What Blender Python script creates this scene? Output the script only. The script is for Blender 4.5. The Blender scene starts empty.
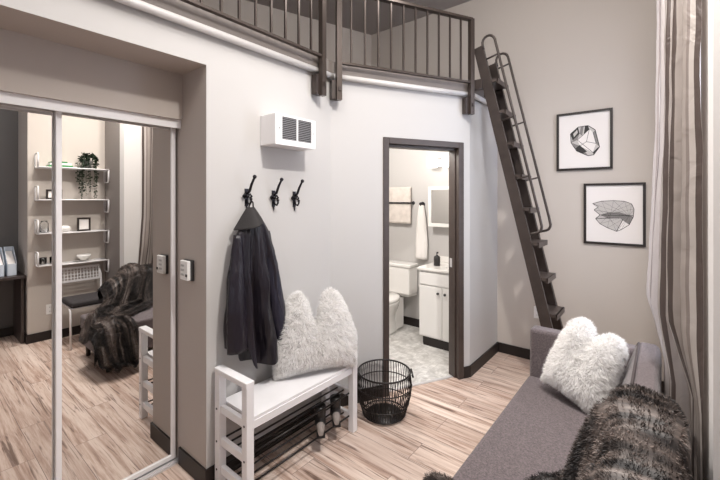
import bpy, bmesh, math, random
from mathutils import Vector, Matrix, noise
random.seed(7)
PI = math.pi
scene = bpy.context.scene
COL = scene.collection

# ------------------------------------------------------------------ materials
def new_mat(name):
    m = bpy.data.materials.new(name); m.use_nodes = True
    nt = m.node_tree
    return m, nt, nt.nodes['Principled BSDF']

def plain(name, col, rough=.6, metal=0., bump=0., bscale=60., var=0., vscale=6., coat=0., stretch=None, sheen=0.):
    m, nt, b = new_mat(name)
    b.inputs['Base Color'].default_value = (*col, 1)
    b.inputs['Roughness'].default_value = rough
    b.inputs['Metallic'].default_value = metal
    if coat: b.inputs['Coat Weight'].default_value = coat
    if sheen:
        b.inputs['Sheen Weight'].default_value = sheen
    tc = nt.nodes.new('ShaderNodeTexCoord')
    mp = nt.nodes.new('ShaderNodeMapping')
    nt.links.new(tc.outputs['Object'], mp.inputs[0])
    if stretch: mp.inputs['Scale'].default_value = stretch
    if var:
        n = nt.nodes.new('ShaderNodeTexNoise'); n.inputs['Scale'].default_value = vscale
        n.inputs['Detail'].default_value = 5
        nt.links.new(mp.outputs[0], n.inputs['Vector'])
        r = nt.nodes.new('ShaderNodeValToRGB')
        r.color_ramp.elements[0].position = .3; r.color_ramp.elements[1].position = .7
        r.color_ramp.elements[0].color = (*[c * (1 - var) for c in col], 1)
        r.color_ramp.elements[1].color = (*[min(1, c * (1 + var)) for c in col], 1)
        nt.links.new(n.outputs['Fac'], r.inputs[0]); nt.links.new(r.outputs[0], b.inputs['Base Color'])
    if bump:
        n2 = nt.nodes.new('ShaderNodeTexNoise'); n2.inputs['Scale'].default_value = bscale
        n2.inputs['Detail'].default_value = 3
        nt.links.new(mp.outputs[0], n2.inputs['Vector'])
        bp = nt.nodes.new('ShaderNodeBump'); bp.inputs['Strength'].default_value = bump
        bp.inputs['Distance'].default_value = .004 if bscale > 30 else .02
        nt.links.new(n2.outputs['Fac'], bp.inputs['Height']); nt.links.new(bp.outputs[0], b.inputs['Normal'])
    return m

def wood_floor():
    m, nt, b = new_mat('oak_planks')
    N, L = nt.nodes, nt.links
    tc = N.new('ShaderNodeTexCoord')
    br = N.new('ShaderNodeTexBrick')
    br.offset = .37; br.offset_frequency = 2
    br.inputs['Scale'].default_value = 1.0
    br.inputs['Brick Width'].default_value = 1.22; br.inputs['Row Height'].default_value = .18
    br.inputs['Mortar Size'].default_value = .0018; br.inputs['Mortar Smooth'].default_value = .3
    br.inputs['Color1'].default_value = (0, 0, 0, 1); br.inputs['Color2'].default_value = (1, 1, 1, 1)
    br.inputs['Mortar'].default_value = (.5, .5, .5, 1)
    L.new(tc.outputs['Object'], br.inputs['Vector'])
    # random value per plank shifts the grain
    sep = N.new('ShaderNodeSeparateColor'); L.new(br.outputs['Color'], sep.inputs[0])
    cmb = N.new('ShaderNodeCombineXYZ')
    mul = N.new('ShaderNodeMath'); mul.operation = 'MULTIPLY'; mul.inputs[1].default_value = 13.
    L.new(sep.outputs[0], mul.inputs[0]); L.new(mul.outputs[0], cmb.inputs[2])
    add = N.new('ShaderNodeVectorMath'); add.operation = 'ADD'
    L.new(tc.outputs['Object'], add.inputs[0]); L.new(cmb.outputs[0], add.inputs[1])
    mp = N.new('ShaderNodeMapping'); mp.inputs['Scale'].default_value = (1.3, 24, 1)
    L.new(add.outputs[0], mp.inputs[0])
    n1 = N.new('ShaderNodeTexNoise'); n1.inputs['Scale'].default_value = 1.0; n1.inputs['Detail'].default_value = 8
    n1.inputs['Roughness'].default_value = .72; n1.inputs['Distortion'].default_value = .35
    L.new(mp.outputs[0], n1.inputs['Vector'])
    r1 = N.new('ShaderNodeValToRGB'); e = r1.color_ramp.elements
    e[0].position = .29; e[0].color = FLOOR_C[0]
    e[1].position = .74; e[1].color = FLOOR_C[3]
    x = e.new(.42); x.color = FLOOR_C[1]
    x = e.new(.54); x.color = FLOOR_C[2]
    L.new(n1.outputs['Fac'], r1.inputs[0])
    # dark cracks / grain streaks
    mp2 = N.new('ShaderNodeMapping'); mp2.inputs['Scale'].default_value = (1.6, 30, 1)
    L.new(add.outputs[0], mp2.inputs[0])
    n2 = N.new('ShaderNodeTexNoise'); n2.inputs['Scale'].default_value = 1.; n2.inputs['Detail'].default_value = 6
    n2.inputs['Distortion'].default_value = 1.8
    L.new(mp2.outputs[0], n2.inputs['Vector'])
    r2 = N.new('ShaderNodeValToRGB'); r2.color_ramp.elements[0].position = .33; r2.color_ramp.elements[0].color = (.20, .14, .12, 1)
    r2.color_ramp.elements[1].position = .43; r2.color_ramp.elements[1].color = (1, 1, 1, 1)
    L.new(n2.outputs['Fac'], r2.inputs[0])
    mx = N.new('ShaderNodeMix'); mx.data_type = 'RGBA'; mx.blend_type = 'MULTIPLY'; mx.inputs[0].default_value = .8
    L.new(r1.outputs[0], mx.inputs[6]); L.new(r2.outputs[0], mx.inputs[7])
    # tone per plank
    r3 = N.new('ShaderNodeValToRGB'); r3.color_ramp.elements[0].color = (.84, .79, .77, 1); r3.color_ramp.elements[1].color = (1.1, 1.08, 1.07, 1)
    L.new(sep.outputs[0], r3.inputs[0])
    mx2 = N.new('ShaderNodeMix'); mx2.data_type = 'RGBA'; mx2.blend_type = 'MULTIPLY'; mx2.inputs[0].default_value = 1
    L.new(mx.outputs[2], mx2.inputs[6]); L.new(r3.outputs[0], mx2.inputs[7])
    mx3 = N.new('ShaderNodeMix'); mx3.data_type = 'RGBA'
    L.new(br.outputs['Fac'], mx3.inputs[0]); L.new(mx2.outputs[2], mx3.inputs[6]); mx3.inputs[7].default_value = (.20, .14, .12, 1)
    L.new(mx3.outputs[2], b.inputs['Base Color'])
    b.inputs['Roughness'].default_value = .42
    bp = N.new('ShaderNodeBump'); bp.inputs['Strength'].default_value = .25; bp.inputs['Distance'].default_value = .003
    L.new(n2.outputs['Fac'], bp.inputs['Height']); L.new(bp.outputs[0], b.inputs['Normal'])
    return m
FLOOR_C = [(.25, .155, .12, 1), (.46, .335, .27, 1), (.66, .54, .465, 1), (.80, .71, .64, 1)]

def marble_tile():
    m, nt, b = new_mat('marble_mosaic'); N, L = nt.nodes, nt.links
    tc = N.new('ShaderNodeTexCoord')
    v = N.new('ShaderNodeTexVoronoi'); v.inputs['Scale'].default_value = 18; v.inputs['Randomness'].default_value = .25
    L.new(tc.outputs['Object'], v.inputs['Vector'])
    ve = N.new('ShaderNodeTexVoronoi'); ve.feature = 'DISTANCE_TO_EDGE'; ve.inputs['Scale'].default_value = 18; ve.inputs['Randomness'].default_value = .25
    L.new(tc.outputs['Object'], ve.inputs['Vector'])
    n = N.new('ShaderNodeTexNoise'); n.inputs['Scale'].default_value = 9; n.inputs['Detail'].default_value = 8; n.inputs['Distortion'].default_value = 1.5
    L.new(tc.outputs['Object'], n.inputs['Vector'])
    r = N.new('ShaderNodeValToRGB'); r.color_ramp.elements[0].position = .3; r.color_ramp.elements[0].color = (.46, .44, .42, 1)
    r.color_ramp.elements[1].position = .62; r.color_ramp.elements[1].color = (.76, .745, .72, 1)
    L.new(n.outputs['Fac'], r.inputs[0])
    sc = N.new('ShaderNodeSeparateColor'); L.new(v.outputs['Color'], sc.inputs[0])
    r2 = N.new('ShaderNodeValToRGB'); r2.color_ramp.elements[0].color = (.8, .8, .79, 1); r2.color_ramp.elements[1].color = (1, 1, 1, 1)
    L.new(sc.outputs[0], r2.inputs[0])
    mx = N.new('ShaderNodeMix'); mx.data_type = 'RGBA'; mx.blend_type = 'MULTIPLY'; mx.inputs[0].default_value = 1
    L.new(r.outputs[0], mx.inputs[6]); L.new(r2.outputs[0], mx.inputs[7])
    lt = N.new('ShaderNodeMath'); lt.operation = 'LESS_THAN'; lt.inputs[1].default_value = .04
    L.new(ve.outputs['Distance'], lt.inputs[0])
    mx2 = N.new('ShaderNodeMix'); mx2.data_type = 'RGBA'; mx2.inputs[7].default_value = (.5, .49, .47, 1)
    L.new(lt.outputs[0], mx2.inputs[0]); L.new(mx.outputs[2], mx2.inputs[6])
    L.new(mx2.outputs[2], b.inputs['Base Color']); b.inputs['Roughness'].default_value = .35
    return m

def fur_throw_mat():
    m, nt, b = new_mat('wolf_fur'); N, L = nt.nodes, nt.links
    at = N.new('ShaderNodeAttribute'); at.attribute_name = 'fur'
    mp = N.new('ShaderNodeMapping'); mp.inputs['Scale'].default_value = (11, 1.5, 0)
    sz_ = N.new('ShaderNodeSeparateXYZ'); L.new(at.outputs['Vector'], sz_.inputs[0])
    rv = N.new('ShaderNodeMapRange'); rv.inputs['To Min'].default_value = .35; rv.inputs['To Max'].default_value = 1.5; L.new(sz_.outputs[2], rv.inputs['Value'])
    mv = N.new('ShaderNodeMix'); mv.data_type = 'RGBA'; mv.blend_type = 'MULTIPLY'; mv.inputs[0].default_value = 1
    L.new(at.outputs['Vector'], mp.inputs[0])
    n = N.new('ShaderNodeTexNoise'); n.inputs['Scale'].default_value = 1.15; n.inputs['Detail'].default_value = 5; n.inputs['Roughness'].default_value = .62; n.inputs['Distortion'].default_value = .7
    L.new(mp.outputs[0], n.inputs['Vector'])
    r = N.new('ShaderNodeValToRGB'); e = r.color_ramp.elements
    e[0].position = .40; e[0].color = (.012, .009, .009, 1)
    e[1].position = .74; e[1].color = (.62, .55, .51, 1)
    x = e.new(.50); x.color = (.05, .038, .034, 1)
    x = e.new(.60); x.color = (.20, .155, .135, 1)
    L.new(n.outputs['Fac'], r.inputs[0]); L.new(r.outputs[0], mv.inputs[6]); L.new(rv.outputs[0], mv.inputs[7]); L.new(mv.outputs[2], b.inputs['Base Color'])
    b.inputs['Roughness'].default_value = .55
    return m

def curtain_mat():
    m, nt, b = new_mat('striped_satin'); N, L = nt.nodes, nt.links
    at = N.new('ShaderNodeAttribute'); at.attribute_name = 'strip'
    sx = N.new('ShaderNodeSeparateXYZ'); L.new(at.outputs['Vector'], sx.inputs[0])
    fr = N.new('ShaderNodeMath'); fr.operation = 'FRACT'; L.new(sx.outputs[0], fr.inputs[0])
    r = N.new('ShaderNodeValToRGB'); r.color_ramp.interpolation = 'CONSTANT'
    e = r.color_ramp.elements
    base = (.39, .34, .31, 1); dark = (.10, .075, .066, 1); mid = (.27, .225, .205, 1); pale = (.51, .46, .425, 1)
    e[0].position = 0; e[0].color = base
    e[1].position = .22; e[1].color = dark
    for p, c in ((.34, pale), (.46, mid), (.53, base), (.70, dark), (.76, pale), (.88, mid), (.94, base)):
        x = e.new(p); x.color = c
    L.new(fr.outputs[0], r.inputs[0])
    L.new(r.outputs[0], b.inputs['Base Color'])
    b.inputs['Roughness'].default_value = .38
    tl = N.new('ShaderNodeBsdfTranslucent'); L.new(r.outputs[0], tl.inputs[0])
    ms = N.new('ShaderNodeMixShader'); ms.inputs[0].default_value = .45
    wn = N.new('ShaderNodeTexNoise'); wn.inputs['Scale'].default_value = 1.; wn.inputs['Detail'].default_value = 4; wn.inputs['Distortion'].default_value = 1.2
    wm = N.new('ShaderNodeMapping'); wm.inputs['Scale'].default_value = (2.2, 9, 1); wm.inputs['Rotation'].default_value = (0, 0, .5)
    L.new(at.outputs['Vector'], wm.inputs[0]); L.new(wm.outputs[0], wn.inputs['Vector'])
    wb = N.new('ShaderNodeBump'); wb.inputs['Strength'].default_value = .55; wb.inputs['Distance'].default_value = .012
    L.new(wn.outputs['Fac'], wb.inputs['Height']); L.new(wb.outputs[0], b.inputs['Normal'])
    L.new(b.outputs[0], ms.inputs[1]); L.new(tl.outputs[0], ms.inputs[2]); L.new(ms.outputs[0], N['Material Output'].inputs[0])
    return m

M = {}
PAINT = (.515, .498, .484)
M['paint'] = plain('white_wall_paint', PAINT, .75, bump=.05, bscale=150)
M['greige'] = plain('greige_wall_paint', (.54, .487, .440), .75, bump=.05, bscale=150)
M['taupe'] = plain('taupe_wall', (.46, .405, .365), .75, bump=.05, bscale=150)  # flat darker tone for the alcove and the wall's side faces
M['ww'] = plain('white_window_wall_paint', (.66, .635, .615), .75, bump=.05, bscale=150)
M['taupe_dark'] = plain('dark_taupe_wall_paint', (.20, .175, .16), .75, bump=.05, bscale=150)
M['recess_dark'] = plain('dark_recess_wall', (.13, .125, .125), .7, bump=.05, bscale=150)  # flat dark tone for the desk recess wall
M['ceil'] = plain('ceiling_paint', (.33, .295, .275), .8)
M['floor'] = wood_floor()
M['tile'] = marble_tile()
M['base'] = plain('dark_baseboard', (.014, .009, .008), .5)
M['bronze'] = plain('bronze_frame', (.055, .039, .033), .42, var=.12, vscale=20)
M['steel'] = plain('brown_steel', (.055, .042, .037), .4, .35, var=.15, vscale=12)
M['rung'] = plain('worn_steel', (.09, .07, .062), .38, .4, var=.2, vscale=20)
M['rail'] = plain('rail_steel', (.075, .058, .05), .32, .45)
M['fascia'] = plain('fascia_paint', (.20, .172, .155), .6, var=.05, vscale=4)
M['trim'] = plain('white_trim', (.62, .595, .58), .35)
M['white_metal'] = plain('white_metal', (.80, .78, .78), .35)
M['white_wood'] = plain('white_lacquered_wood', (.80, .785, .79), .4, var=.03, vscale=8)
M['white_plastic'] = plain('white_plastic', (.83, .82, .80), .4)
M['dark_plastic'] = plain('dark_plastic', (.03, .028, .028), .5)
M['button'] = plain('pale_grey_button', (.50, .49, .48), .5)
M['grille'] = plain('dark_grille', (.02, .018, .018), .6)
M['slat'] = plain('grey_slat', (.26, .25, .25), .45, .3)
M['iron'] = plain('black_iron', (.018, .016, .02), .38, .6)
M['wire'] = plain('black_wire', (.022, .018, .017), .38, .5)
M['jacket'] = plain('navy_cotton', (.0085, .0060, .0105), .40, bump=1.0, bscale=24, var=.5, vscale=7, sheen=.0, stretch=(1, 1, .16))
M['jacket'].node_tree.nodes['Principled BSDF'].inputs['Specular IOR Level'].default_value = .5
M['jacket2'] = plain('navy_cotton_lining', (.011, .010, .019), .45, bump=1.0, bscale=24, var=.4, vscale=7, stretch=(1, 1, .16))
M['collar'] = plain('charcoal_collar', (.014, .011, .011), .75, bump=.4, bscale=200, var=.2, vscale=9)
M['white_fur'] = plain('white_fur', (.97, .955, .94), .8)
_m = M['white_fur']; _n = _m.node_tree
_t = _n.nodes.new('ShaderNodeBsdfTranslucent'); _t.inputs[0].default_value = (.98, .97, .96, 1)
_x = _n.nodes.new('ShaderNodeMixShader'); _x.inputs[0].default_value = .45
_n.links.new(_n.nodes['Principled BSDF'].outputs[0], _x.inputs[1]); _n.links.new(_t.outputs[0], _x.inputs[2]); _n.links.new(_x.outputs[0], _n.nodes['Material Output'].inputs[0])
M['throw'] = fur_throw_mat()
M['sofa'] = plain('mauve_grey_weave', (.115, .091, .094), .9, bump=.6, bscale=300, var=.42, vscale=130, sheen=.2)
M['sofa_leg'] = plain('dark_leg', (.03, .02, .016), .45)
M['piping'] = plain('dark_piping', (.06, .047, .047), .8)
M['curtain'] = curtain_mat()
M['paper'] = plain('picture_paper', (.80, .755, .725), .7)
M['ink'] = plain('black_ink', (.03, .027, .026), .7)
M['ink_mid'] = plain('grey_ink', (.22, .205, .195), .7)
M['ink_pale'] = plain('pale_ink', (.52, .49, .465), .7)
M['frame'] = plain('black_frame', (.02, .014, .012), .4)
M['porcelain'] = plain('porcelain', (.82, .80, .77), .12, coat=.4)
M['cab'] = plain('white_cabinet', (.80, .785, .76), .4)
M['chrome'] = plain('chrome', (.75, .75, .75), .15, 1.)
M['towel'] = plain('white_terry', (.80, .77, .74), .95, bump=.8, bscale=180)
M['towel_beige'] = plain('beige_terry', (.66, .60, .55), .95, bump=.8, bscale=180, var=.1, vscale=14)
M['cushion'] = plain('charcoal_pad', (.035, .030, .031), .9, bump=.4, bscale=200)
M['desk'] = plain('dark_desk', (.045, .033, .03), .4)
M['file'] = plain('pale_blue_card', (.62, .68, .76), .6)
M['green'] = plain('green_cover', (.05, .24, .08), .5)
M['leaf'] = plain('trailing_leaf', (.018, .036, .014), .5, var=.4, vscale=30)
M['pot'] = plain('grey_pot', (.35, .33, .31), .6)
M['boot'] = plain('black_leather', (.014, .012, .012), .35)
M['boot_toe'] = plain('grey_suede', (.24, .205, .185), .85, var=.2, vscale=40)
M['silver'] = plain('silver_track', (.72, .71, .72), .3, .6)

m, nt, b = new_mat('mirror_glass'); b.inputs['Base Color'].default_value = (.80, .79, .775, 1); b.inputs['Metallic'].default_value = 1; b.inputs['Roughness'].default_value = .0
M['mirror'] = m
m, nt, b = new_mat('clear_glass'); b.inputs['Base Color'].default_value = (.95, .96, .96, 1); b.inputs['Roughness'].default_value = .02; b.inputs['Transmission Weight'].default_value = 1; b.inputs['IOR'].default_value = 1.45
M['glass'] = m
m, nt, b = new_mat('window_glass')
tr = nt.nodes.new('ShaderNodeBsdfTransparent'); gl = nt.nodes.new('ShaderNodeBsdfGlossy'); gl.inputs['Roughness'].default_value = .02
mxs = nt.nodes.new('ShaderNodeMixShader'); mxs.inputs[0].default_value = .06
nt.links.new(tr.outputs[0], mxs.inputs[1]); nt.links.new(gl.outputs[0], mxs.inputs[2])
nt.links.new(mxs.outputs[0], nt.nodes['Material Output'].inputs[0])
M['pane'] = m
m, nt, b = new_mat('lit_shade'); b.inputs['Base Color'].default_value = (.9, .88, .85, 1); b.inputs['Emission Color'].default_value = (1, .95, .88, 1); b.inputs['Emission Strength'].default_value = 2.2
M['lit'] = m

# ------------------------------------------------------------------ mesh builder
class MB:
    def __init__(s): s.bm = bmesh.new(); s.mi = 0
    def _f(s, vs, smooth=False):
        try:
            f = s.bm.faces.new(vs); f.material_index = s.mi; f.smooth = smooth; return f
        except ValueError: return None
    def box(s, x0, x1, y0, y1, z0, z1, mt=None):
        P = [Vector((x, y, z)) for z in (z0, z1) for y in (y0, y1) for x in (x0, x1)]
        if mt is not None: P = [mt @ p for p in P]
        v = [s.bm.verts.new(p) for p in P]
        for q in ((0, 2, 3, 1), (4, 5, 7, 6), (0, 1, 5, 4), (2, 6, 7, 3), (0, 4, 6, 2), (1, 3, 7, 5)):
            s._f([v[i] for i in q])
        return s
    def prism(s, poly, z0, z1, mt=None):
        n = len(poly)
        a = [Vector((p[0], p[1], z0)) for p in poly]; b = [Vector((p[0], p[1], z1)) for p in poly]
        if mt is not None: a = [mt @ p for p in a]; b = [mt @ p for p in b]
        a = [s.bm.verts.new(p) for p in a]; b = [s.bm.verts.new(p) for p in b]
        s._f(a[::-1]); s._f(b)
        for i in range(n): s._f([a[i], a[(i + 1) % n], b[(i + 1) % n], b[i]])
        return s
    def tube(s, pts, r, n=8, closed=False, mt=None):
        pts = [Vector(p) for p in pts]
        if mt is not None: pts = [mt @ p for p in pts]
        k = len(pts); rings = []
        up = None
        for i, p in enumerate(pts):
            if closed: t = (pts[(i + 1) % k] - pts[i - 1]).normalized()
            else: t = (pts[min(i + 1, k - 1)] - pts[max(i - 1, 0)]).normalized()
            if up is None:
                up = Vector((0, 0, 1)) if abs(t.z) < .9 else Vector((1, 0, 0))
            a = t.cross(up)
            if a.length < 1e-6: a = t.orthogonal()
            a.normalize(); b = a.cross(t).normalized(); up = b
            rr = r[i] if isinstance(r, (list, tuple)) else r
            rings.append([s.bm.verts.new(p + rr * (math.cos(2 * PI * j / n) * a + math.sin(2 * PI * j / n) * b)) for j in range(n)])
        for i in range(k if closed else k - 1):
            A, B = rings[i], rings[(i + 1) % k]
            for j in range(n): s._f([A[j], A[(j + 1) % n], B[(j + 1) % n], B[j]], True)
        if not closed: s._f(rings[0][::-1]); s._f(rings[-1])
        return s
    def bar(s, p, q, w, h, up=(0, 0, 1)):        # rectangular bar from p to q
        p, q = Vector(p), Vector(q); t = (q - p).normalized(); u = Vector(up)
        a = t.cross(u); a.normalize(); b = a.cross(t).normalized()
        V = []
        for c in (p, q):
            for sx, sy in ((-1, -1), (1, -1), (1, 1), (-1, 1)):
                V.append(s.bm.verts.new(c + a * sx * w / 2 + b * sy * h / 2))
        s._f([V[3], V[2], V[1], V[0]]); s._f(V[4:8])
        for i in range(4): s._f([V[i], V[(i + 1) % 4], V[4 + (i + 1) % 4], V[4 + i]])
        return s
    def lathe(s, prof, c=(0, 0, 0), n=24, mt=None, sx=1, sy=1):
        rings = []
        for r, z in prof:
            ps = [Vector((c[0] + sx * r * math.cos(2 * PI * j / n), c[1] + sy * r * math.sin(2 * PI * j / n), c[2] + z)) for j in range(n)]
            if mt is not None: ps = [mt @ p for p in ps]
            rings.append([s.bm.verts.new(p) for p in ps])
        for A, B in zip(rings, rings[1:]):
            for j in range(n): s._f([A[j], A[(j + 1) % n], B[(j + 1) % n], B[j]], True)
        s._f(rings[0][::-1]); s._f(rings[-1])
        return s
    def grid(s, P, closed_u=False, smooth=True):   # P[i][j] points
        V = [[s.bm.verts.new(p) for p in row] for row in P]
        for i in range(len(V) - 1):
            n = len(V[i])
            for j in range(n if closed_u else n - 1):
                s._f([V[i][j], V[i][(j + 1) % n], V[i + 1][(j + 1) % n], V[i + 1][j]], smooth)
        return V
    def poly(s, pts): return s._f([s.bm.verts.new(p) for p in pts])

ROOT = {}
def build(name, mb, mats, parent=None, loc=None, bevel=0, seg=2, solid=0, sub=0, smooth=False, doubles=0, normals=True):
    bm = mb.bm
    base = Vector(loc) if loc is not None else (ROOT[parent] if parent is not None else Vector((0, 0, 0)))
    if doubles: bmesh.ops.remove_doubles(bm, verts=bm.verts, dist=doubles)
    if normals: bmesh.ops.recalc_face_normals(bm, faces=bm.faces)
    for v in bm.verts: v.co -= base
    if smooth:
        for f in bm.faces: f.smooth = True
    me = bpy.data.meshes.new(name); bm.to_mesh(me); bm.free()
    for mm in (mats if isinstance(mats, (list, tuple)) else [mats]): me.materials.append(mm)
    o = bpy.data.objects.new(name, me); COL.objects.link(o)
    if parent is not None: o.parent = parent
    else: o.location = base
    ROOT[o] = base
    if bevel:
        md = o.modifiers.new('bevel', 'BEVEL'); md.width = bevel; md.segments = seg; md.limit_method = 'ANGLE'; md.angle_limit = .6
    if solid:
        md = o.modifiers.new('thickness', 'SOLIDIFY'); md.thickness = solid; md.offset = 0
    if sub:
        md = o.modifiers.new('smooth', 'SUBSURF'); md.levels = sub; md.render_levels = sub
    return o

def tag(o, label, cat, group=None):
    o['label'] = label; o['category'] = cat
    if group: o['group'] = group
    return o
def thing(name, label, cat, loc, group=None):
    o = bpy.data.objects.new(name, None); COL.objects.link(o); o.location = loc
    o.empty_display_size = .1
    ROOT[o] = Vector(loc)
    return tag(o, label, cat, group)
def struct(name, mb, mats, **k):
    o = build(name, mb, mats, **k); o['kind'] = 'structure'; return o

# ------------------------------------------------------------------ key geometry
XL, XC, YA, ZS = -1.968, -2.24, 1.079, 2.341
YB, XO, XW, YW = 3.96, -1.349, .124, 1.62
ANG = math.radians(28.095)
DP = Vector((-1.384, 3.171, 0)); DD = Vector((math.sin(ANG), math.cos(ANG), 0)); DN = Vector((math.cos(ANG), -math.sin(ANG), 0))
DM = Matrix(((DD.x, DN.x, 0, DP.x), (DD.y, DN.y, 0, DP.y), (0, 0, 1, 0), (0, 0, 0, 1)))   # local x along the wall, y out of it
SB = (XL - DP.x) / DD.x            # where the two walls meet
BY = DP.y + SB * DD.y
ZL, ZC = 2.51, 3.77
SR = .075
XS, YS0 = .75, .905                # shelf wall
YR = -2.2                          # rear wall
def D(s, off=0, z=0): return DM @ Vector((s, off, z))

# ------------------------------------------------------------------ setting
fl = MB()
fl.prism([(-2.6, YR), (1.5, YR), (1.5, 1.75), (.25, 1.75), (.25, 4.06), (XO - .05, 4.06), D(SR, -.055)[:2], D(SB, -.055)[:2], (-2.6, BY)], -.06, 0)
struct('floor', fl, M['floor'])
bt = MB(); bt.prism([(-3.4, 2.0), D(SB, -.055)[:2], D(SR, -.055)[:2], (XO - .05, 4.2), (-3.4, 4.2)], -.06, .0)
o = struct('floor_bathroom', bt, M['tile'])

w = MB()                                            # wall with hooks, opening for the closet
def wl(x0, x1, y0, y1, z0, z1):
    n0 = len(w.bm.faces); w.box(x0, x1, y0, y1, z0, z1); w.bm.faces.ensure_lookup_table()
    for f in list(w.bm.faces)[n0:]:
        f.normal_update()
        c = f.calc_center_median()
        if abs(f.normal.x) < .5: f.material_index = 1
w.prism([(XL, YA), (XL, BY), D(SB, -.11)[:2], (-2.45, BY - .1), (-2.45, YA)], 0, ZL + .03)
w.bm.faces.ensure_lookup_table()
for f in w.bm.faces:
    f.normal_update()
    if abs(f.normal.y) > .9 and f.calc_center_median().y < 1.2: f.material_index = 1
struct('wall_left', w, [M['paint'], M['taupe']])
w = MB(); wl(-2.45, XL, -.75, YA, ZS, ZL + .03); struct('wall_left_upper', w, [M['paint'], M['taupe']])
w = MB(); wl(-2.45, XL, YR, -.75, 0, ZL + .03); struct('wall_left_near', w, [M['paint'], M['taupe']])
w = MB(); w.box(-2.45, XC, -.75, YA, 2.072, ZS); struct('wall_closet_header', w, M['taupe'])
w = MB(); w.box(-2.6, -2.45, -.8, YA + .05, 0, ZS); struct('wall_closet_back', w, M['taupe'])

w = MB()                                            # wall with the bathroom door
w.prism([(SB, 0), (-.77, 0), (-.77, -.11), (SB + .03, -.11)], 0, ZL + .03, DM)
w.prism([(-.77, 0), (-.025, 0), (-.025, -.11), (-.77, -.11)], 2.07, ZL + .03, DM)
w.prism([(-.025, 0), (SR, 0), (SR, -.11), (-.025, -.11)], 0, ZL + .03, DM)
struct('wall_door', w, M['paint'])
c = D(SR)
w = MB(); w.prism([(c.x, c.y), (c.x, YB), (c.x - .1, YB), (c.x - .1, c.y + .054), (c.x - .096, c.y + .0515)], 0, ZL + .03); struct('wall_return', w, M['paint'])
XO = c.x
w = MB(); w.box(XO - .1, XW + .12, YB, YB + .12, 0, ZC); struct('wall_back', w, M['greige'])
w = MB(); w.box(-3.2, XO - .1, YB, YB + .12, ZL + .03, ZC); struct('wall_loft_back', w, M['greige'])
w = MB(); w.prism([(-3.01, YB), (-3.44, 2.72), (-4.6, -.6), (-4.7, -.6), (-3.1, YB)], ZL + .03, ZC); struct('wall_loft_left', w, M['greige'])
w = MB(); w.box(-4.7, 1.5, YR - .1, YR, ZL + .03, ZC); w.box(-2.6, -.4, YR - .1, YR, 0, ZL + .03); w.box(.6, 1.5, YR - .1, YR, 0, ZL + .03)
w.box(-.4, .6, YR - .1, YR, 0, .95); w.box(-.4, .6, YR - .1, YR, 2.15, ZL + .03)
struct('wall_rear', w, M['paint'])
w = MB(); w.box(-4.8, -4.7, YR, 0, ZL + .03, ZC); struct('wall_loft_end', w, M['greige'])
# bathroom
w = MB(); w.box(-3.4, XO - .1, 4.08, 4.2, 0, ZL + .03); struct('wall_bathroom_back', w, M['paint'])
w = MB(); w.box(-3.5, -3.4, 2.0, 4.2, 0, ZL + .03); w.box(-3.4, -2.10, 1.95, 2.06, 0, ZL + .03); struct('wall_bathroom_left', w, M['paint'])
# window wall with opening
WY0, WY1, WZ0, WZ1 = 2.12, 3.55, .85, 3.0
w = MB()
w.box(XW, XW + .13, YW, WY0, 0, ZC); w.box(XW, XW + .13, WY1, YB, 0, ZC)
w.box(XW, XW + .13, WY0, WY1, 0, WZ0); w.box(XW, XW + .13, WY0, WY1, WZ1, ZC)
struct('wall_window', w, M['ww'])
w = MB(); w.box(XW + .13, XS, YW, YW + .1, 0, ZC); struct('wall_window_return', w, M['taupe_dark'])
w = MB(); w.box(XS, 1.35, YS0, YW + .1, 0, ZC); struct('wall_shelf', w, M['greige'])
w = MB(); w.box(1.25, 1.35, YR, YS0, 0, ZC); struct('wall_desk_recess', w, M['recess_dark'])
w = MB(); w.box(-4.8, 1.5, YR - .1, 4.1, ZC, ZC + .1); struct('ceiling', w, M['ceil'])

# windows
def window(name, ax, c0, c1, z0, z1, at, wall=.13):
    r = bpy.data.objects.new(name, None); COL.objects.link(r); r['kind'] = 'structure'
    cc = (at, (c0 + c1) / 2, z0) if ax == 'x' else ((c0 + c1) / 2, at, z0)
    r.location = cc; ROOT[r] = Vector(cc)
    f = MB(); t = .06
    def bx(a0, a1, q0, q1):
        if ax == 'x': f.box(at + .03, at + .09, a0, a1, q0, q1)
        else: f.box(a0, a1, at - .09, at - .03, q0, q1)
    bx(c0, c1, z0, z0 + t); bx(c0, c1, z1 - t, z1); bx(c0, c0 + t, z0 + t, z1 - t); bx(c1 - t, c1, z0 + t, z1 - t)
    mid = (c0 + c1) / 2; bx(mid - .025, mid + .025, z0 + t, z1 - t)
    build('window_frame', f, M['white_metal'], r)
    g = MB()
    if ax == 'x': g.box(at + .055, at + .06, c0 + t, c1 - t, z0 + t, z1 - t)
    else: g.box(c0 + t, c1 - t, at - .06, at - .055, z0 + t, z1 - t)
    build('window_pane', g, M['pane'], r)
window('window_1', 'x', WY0, WY1, WZ0, WZ1, XW)
window('window_2', 'y', -.4, .6, .95, 2.15, YR)

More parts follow.
